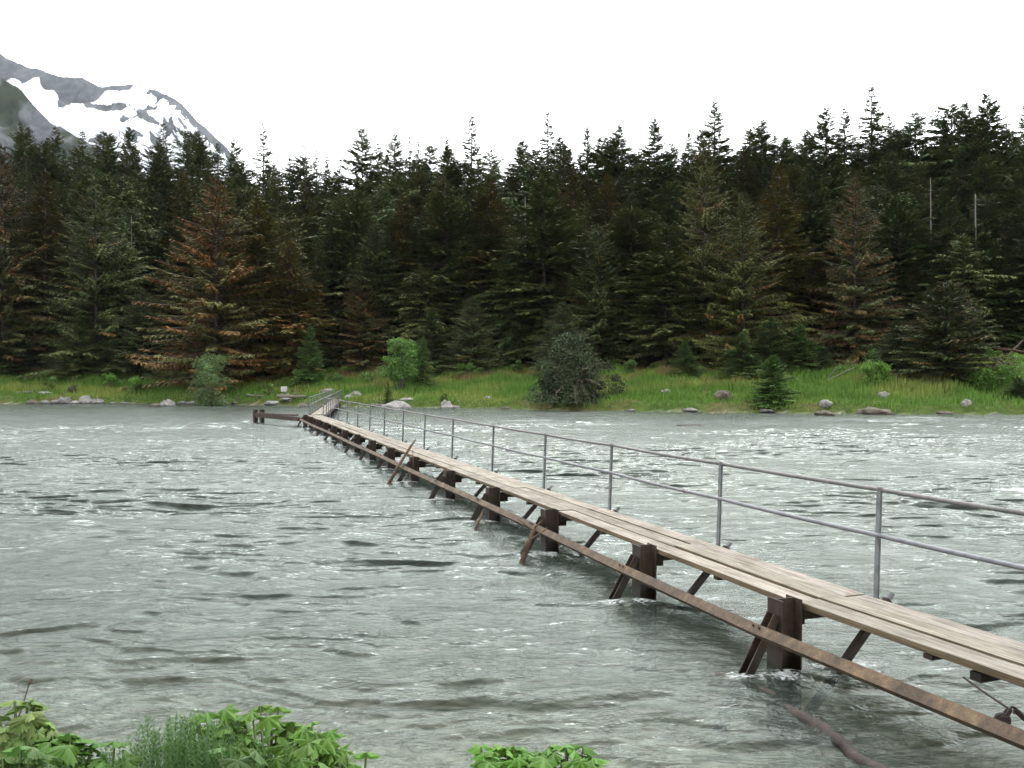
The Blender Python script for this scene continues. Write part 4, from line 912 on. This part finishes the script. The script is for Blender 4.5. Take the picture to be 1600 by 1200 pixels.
o = mb.build('sunken_log', m_, smooth=True); tag(o, 'reddish brown waterlogged log awash from the nearest raking strut to the bottom edge', 'log')
# hanging pulley under the deck at the lower right
PL = empty('pulley', (3.64, 6.6, .41)); tag(PL, 'rusty pulley block hanging on a cable under the deck at the lower right', 'pulley')
m_, nt, nd, lk, b = mat('dark rusted iron'); n_ = noise(nt, coord(nt), 30, 5, .7)
lk.new(ramp(nt, n_, [(.3, (.022, .016, .016)), (.7, (.07, .04, .035))]).outputs[0], b.inputs['Base Color']); b.inputs['Roughness'].default_value = .7; M_IRON = m_
def disc(mb, c, ax, r, t, n=20):
    c = Vector(c); ax = Vector(ax).normalized(); mb.tube([c-ax*t/2, c-ax*t*.3, c+ax*t*.3, c+ax*t/2], [r*.86, r, r, r*.86], n)
mb = MB(); disc(mb, (-.02, 0, -.03), (.35, 1, .1), .058, .028); mb.build('sheave', M_IRON, PL)
mb = MB(); disc(mb, (-.02, -.022, -.03), (.35, 1, .1), .042, .012); disc(mb, (-.02, .022, -.03), (.35, 1, .1), .042, .012)
mb.beam((-.02, -.02, -.03), (.035, -.01, .055), .03, .012, up=(0, 1, 0)); mb.beam((-.02, .024, -.03), (.035, .012, .055), .03, .012, up=(0, 1, 0)); mb.build('side_plate', M_IRON, PL)
mb = MB(); mb.tube([(.03, 0, .045), (.05, 0, .07), (.075, 0, .062), (.08, 0, .035), (.06, 0, .02)], .011, 8); mb.tube([(.07, 0, .05), (.11, 0, .015), (.15, 0, -.03)], [.018, .022, .015], 8); mb.build('hook', M_IRON, PL)
mb = MB(); mb.tube([(-.16, .30, .19), (-.07, .16, .12), (.035, 0, .05)], .008, 6); mb.tube([(.14, 0, -.02), (.35, -.12, -.1), (.8, -.4, -.22)], .010, 6); mb.build('cable', M_IRON, PL)

# ------------------------------------------------------------------ foreground plants
def lobed_leaf(size, r, lobes=5, teeth=3, c=(.10, .20, .03)):
    """palmate toothed leaf in the xy plane, stalk at the origin pointing to +y"""
    n = 64; ang = np.linspace(-2.55, 2.55, n); rad = []
    for a in ang:
        l = 0
        for k in range(lobes):
            ac = (k-(lobes-1)/2)*(4.3/lobes); q = (a-ac)/(2.9/lobes); L0 = 1-.13*abs(k-(lobes-1)/2)
            l = max(l, L0*max(0, 1-abs(q)**1.5*.85))
        rad.append(max(l, .3)*(1+.13*math.sin(a*teeth*7+1.3)+.06*math.sin(a*31)))
    rad = np.array(rad)*size*.62
    P0 = np.array([[0, 0, 0]]); out = [P0]
    for fr_ in (.35, .7, 1.0):
        x = np.sin(ang)*rad*fr_; y = np.cos(ang)*rad*fr_+.0
        pl = np.abs(np.sin((ang+2.15)*lobes/4.3*np.pi))      # ribs down, panels up
        z = size*(.05*pl*fr_-.20*fr_**2*(.5+.5*np.abs(np.sin(ang)))-.03*math.sin(fr_*9)*np.sin(ang*5))
        out.append(np.stack([x, y, z], 1))
    V = np.concatenate(out); Fq = []
    for k in range(n-1): Fq.append((0, 1+k, 2+k, 2+k))
    for ring in range(2):
        o = 1+ring*n
        for k in range(n-1): Fq.append((o+k, o+n+k, o+n+k+1, o+k+1))
    rib = np.concatenate([[1], *[np.abs(np.sin((ang+2.15)*lobes/4.3*np.pi)) for _ in range(3)]])
    C = np.array(c)[None]*(.82+.32*(1-rib[:, None]))*np.concatenate([[1], np.full(n, .92), np.full(n, 1.0), np.full(n, 1.12)])[:, None]
    return V, Fq, C
M_STALK = bark_mat('green stalk', (.07, .11, .03), (.15, .20, .07))
def leaf_plant(x, y, nleaf, spread, hgt, size, label, name='cow_parsnip', c=(.10, .20, .03), seed=1, lobes=5, group='broad-leaved plants on the near bank', cat='plant', dz=0, flat=0):
    r = random.Random(seed); z = H1(x, y)+dz; root = empty(name, (x, y, z)); vs = []; fs = []; cs = []; nv_ = 0; mb = MB()
    for k in range(nleaf):
        a = r.uniform(0, 6.28); q = r.uniform(.15, 1)**.7; lx, ly = math.cos(a)*spread*q, math.sin(a)*spread*q*.8; lz = hgt*(r.uniform(.93, 1.02) if flat else (1-.35*q*q)*r.uniform(.55, 1.08))
        s_ = size*r.uniform(.42, .85); qv = r.uniform(.8, 1.3); cc = tuple(v*qv*r.uniform(.92, 1.08) for v in c)
        V, Fq, C = lobed_leaf(s_, r, lobes, r.choice((2, 3)), cc)
        rz = a-math.pi/2+r.uniform(-.5, .5); tilt = r.uniform(.1, 1.0)
        Mx = Matrix.Translation((lx, ly, lz))@Matrix.Rotation(rz, 4, 'Z')@Matrix.Rotation(-tilt, 4, 'X')@Matrix.Rotation(r.uniform(-.35, .35), 4, 'Y')
        V = np.array([list(Mx@Vector(p)) for p in V]); vs.append(V); cs.append(C); fs += [[i+nv_ for i in f_] for f_ in Fq]; nv_ += len(V)
        mb.tube([(lx*.08, ly*.08, -.05), (lx*.5, ly*.5, lz*.62), (lx, ly, lz)], [.008, .006, .004], 6)
    V = np.concatenate(vs); C = np.concatenate(cs); me = bpy.data.meshes.new('leaves'); me.from_pydata(V.tolist(), [], [tuple(dict.fromkeys(f_)) for f_ in fs])
    ca = me.color_attributes.new('tint', 'FLOAT_COLOR', 'POINT'); ca.data.foreach_set('color', np.concatenate([C, np.ones((len(C), 1))], 1).astype('f4').ravel())
    for p_ in me.polygons: p_.use_smooth = True
    me.materials.append(M_LEAF); o = bpy.data.objects.new('leaves', me); COL.objects.link(o); o.parent = root
    mb.build('stalks', M_STALK, root, smooth=True); tag(root, label, cat, group); return root
def fg(pxx, pyy, Yd):   # world x and height of a point of the photo at distance Yd
    return (pxx-800)/F*Yd, CZ-(pyy-HY)/F*Yd
def plant_to(pxx, top, Yd, *a, **k):
    x, zt = fg(pxx, top, Yd); n_, sp, sz, lb = a; return leaf_plant(x, Yd, int(n_*6.5), sp, zt-H1(x, Yd), sz, lb, **k)
plant_to(420, 1102, 3.35, 26, .25, .19, 'tallest clump of broad lobed leaves at the bottom, left of centre', seed=3)
plant_to(500, 1128, 3.3, 14, .14, .17, 'lobed leaf clump right of the tallest clump, near the long thin grass', seed=4)
plant_to(335, 1108, 3.4, 16, .16, .17, 'lobed leaf clump left of the tallest clump, behind the feathery horsetails', seed=5)
plant_to(560, 1172, 3.1, 6, .10, .14, 'small low leaf clump beside the upright grass tuft', seed=8)
plant_to(785, 1182, 3.15, 7, .13, .15, 'left half of the two low leaf clumps peeking over the bottom edge', seed=9, c=(.09, .21, .025), flat=1)
plant_to(880, 1180, 3.15, 7, .13, .15, 'right half of the two low leaf clumps peeking over the bottom edge', seed=19, c=(.09, .20, .03), flat=1)
plant_to(370, 1165, 2.95, 5, .16, .17, 'large grey-green jagged leaf low between the horsetails', seed=12, c=(.10, .17, .06), name='jagged_leaf_plant')
plant_to(500, 1172, 3.0, 9, .14, .2, 'broad leaves at the bottom edge under the tallest clump', seed=13)
plant_to(30, 1112, 3.1, 26, .17, .13, 'yellow-green leafy shrub at the lower left corner', seed=6, lobes=3, c=(.13, .20, .05), name='berry_shrub')
plant_to(95, 1150, 3.0, 14, .16, .15, 'mid-green leaves right of the corner shrub', seed=7, lobes=3, c=(.08, .17, .03), name='berry_shrub')
plant_to(10, 1170, 2.8, 12, .18, .14, 'dark leaves at the very corner under the yellow-green shrub', seed=17, lobes=3, c=(.07, .14, .03), name='berry_shrub')
plant_to(165, 1168, 3.05, 9, .16, .14, 'low leaves in the dip between the corner shrubs and the horsetails', seed=31, lobes=3, c=(.085, .18, .03), name='berry_shrub')
plant_to(265, 1150, 3.3, 7, .15, .14, 'leaves showing behind the horsetail carpet', seed=32, c=(.10, .20, .03))
# budding twig
x, zt = fg(45, 1066, 3.25); mb = MB(); mb.tube([(x-.10, 3.25, zt-.28), (x-.03, 3.25, zt-.1), (x, 3.25, zt)], [.004, .003, .002], 5); mb.tube([(x, 3.25, zt-.008), (x+.004, 3.25, zt), (x+.003, 3.25, zt+.012)], [.003, .009, .002], 6, c=(1, 1, 1))
tag(mb.build('budding_twig', M_TWIG), 'thin bare twig with a red bud above the corner shrub', 'twig')
# yellow flower bud
# feathery horsetails and grass on the near bank (nobody could count them)
def blades(name, spots, n, label, colr, wid, curve, seed):
    r = np.random.default_rng(seed); vs = []; cs = []
    w_ = np.array([s[4] for s in spots], 'f8'); w_ /= w_.sum(); pick = r.choice(len(spots), n, p=w_)
    sp = np.array([s[:4] for s in spots])[pick]
    Yd = sp[:, 1]+r.normal(0, .10, n); X0 = (sp[:, 0]-800)/F*Yd+r.normal(0, 1, n)*sp[:, 3]; Z0 = height(X0, Yd)
    top = CZ-(sp[:, 2]-HY)/F*Yd; L = np.maximum(top-Z0, .15)*r.uniform(.45, 1.0, n)*np.exp(-((X0-(sp[:, 0]-800)/F*Yd)/(sp[:, 3]*2.2))**2)
    a = r.uniform(0, 6.28, n); ln = r.uniform(.02, curve, n)*L
    dirx = np.cos(a)*ln; diry = np.sin(a)*ln*.6; sd = np.stack([np.ones(n), r.normal(0, .4, n), np.zeros(n)], 1)*(wid*r.uniform(.6, 1.3, n))[:, None]
    b0 = np.stack([X0, Yd, Z0-.02], 1); P = []
    for t, w2 in ((0, 1), (.35, .95), (.7, .7)):
        p = b0+np.stack([dirx*t*t, diry*t*t, L*(t-.12*t*t)], 1); P += [p-sd*w2/2, p+sd*w2/2]
    tip = b0+np.stack([dirx, diry, L*.88], 1); P += [tip, tip+sd*.06]
    V = np.stack(P, 1).reshape(-1, 3); o = np.arange(n)[:, None]*8
    Q = np.concatenate([np.concatenate([o+k, o+k+1, o+k+3, o+k+2], 1) for k in (0, 2, 4)])
    c = np.array(colr)[None]*r.uniform(.65, 1.35, n)[:, None]; c[:, 0] *= r.uniform(.85, 1.25, n)
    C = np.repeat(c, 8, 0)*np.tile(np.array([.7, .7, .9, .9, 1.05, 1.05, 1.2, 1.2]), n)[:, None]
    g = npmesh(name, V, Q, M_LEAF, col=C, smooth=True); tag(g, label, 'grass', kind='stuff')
blades('bank_grass', [(590, 3.3, 1165, .06, 1), (560, 3.3, 1172, .09, .8), (625, 3.2, 1185, .05, .5), (520, 3.5, 1130, .05, .25), (200, 3.1, 1165, .12, 1), (140, 3.1, 1150, .1, .8), (250, 3.0, 1165, .12, 1), (-60, 3, 1120, .2, 1), (660, 3.1, 1195, .05, .3),
    (700, 2.9, 1215, .3, 1.0), (950, 2.9, 1225, .3, 1.0)], 2600, 'upright thin grass among the plants of the near bank', (.055, .125, .025), .006, .6, 4)
# horsetails: a stem with whorls of thin needles
r = np.random.default_rng(21); V = []; C = []; n_h = 120
for k in range(n_h):
    pxx = r.normal(265, 60) if k % 3 else r.uniform(120, 460); Yd = r.uniform(2.9, 3.35); x, zt = fg(pxx, float(np.interp(pxx, [100, 180, 255, 300, 400, 460], [1165, 1160, 1118, 1122, 1150, 1165]))+r.uniform(0, 40), Yd)
    z0 = H1(x, Yd); L = max(.2, zt-z0); lx, ly = r.normal(0, .04, 2)
    cc = np.array([.042, .105, .016])*r.uniform(.75, 1.3)
    nw = int(L/.018)
    for j in range(nw):
        t = (j+1)/nw; bx = np.array([x+lx*t, Yd+ly*t, z0+L*t])
        if t < .35: continue
        for q in range(7):
            a = r.uniform(0, 6.28); l = .075*(1-t*.75)*r.uniform(.6, 1.2)+.006; d_ = np.array([np.cos(a), np.sin(a), .75])*l; s_ = np.array([-np.sin(a), np.cos(a), 0])*.0016
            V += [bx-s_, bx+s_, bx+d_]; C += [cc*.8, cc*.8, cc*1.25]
    b0 = np.array([x, Yd, z0]); tp = np.array([x+lx, Yd+ly, z0+L]); V += [b0-[.002, 0, 0], b0+[.002, 0, 0], tp]; C += [cc, cc, cc]
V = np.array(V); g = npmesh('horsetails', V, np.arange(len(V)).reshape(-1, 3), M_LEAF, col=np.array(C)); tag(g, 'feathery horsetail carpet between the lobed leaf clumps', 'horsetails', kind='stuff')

# ------------------------------------------------------------------ air
m, nt, nd, lk, b = mat('damp air'); nd.remove(b)
pv = nd.new('ShaderNodeVolumePrincipled'); pv.inputs['Color'].default_value = (.80, .86, .95, 1); pv.inputs['Density'].default_value = .00003; pv.inputs['Anisotropy'].default_value = .0
lk.new(pv.outputs[0], nd['Material Output'].inputs['Volume'])
mb = MB(); mb.prism([(-4200, -300), (4200, -300), (4200, 4700), (-4200, 4700)], (0, 0, -5), (0, 0, 2200), (1, 0, 0), (0, 1, 0)); hz = mb.build('haze', m); tag(hz, 'thin pale mountain haze', 'haze', kind='stuff')
print('trees', NT[0])
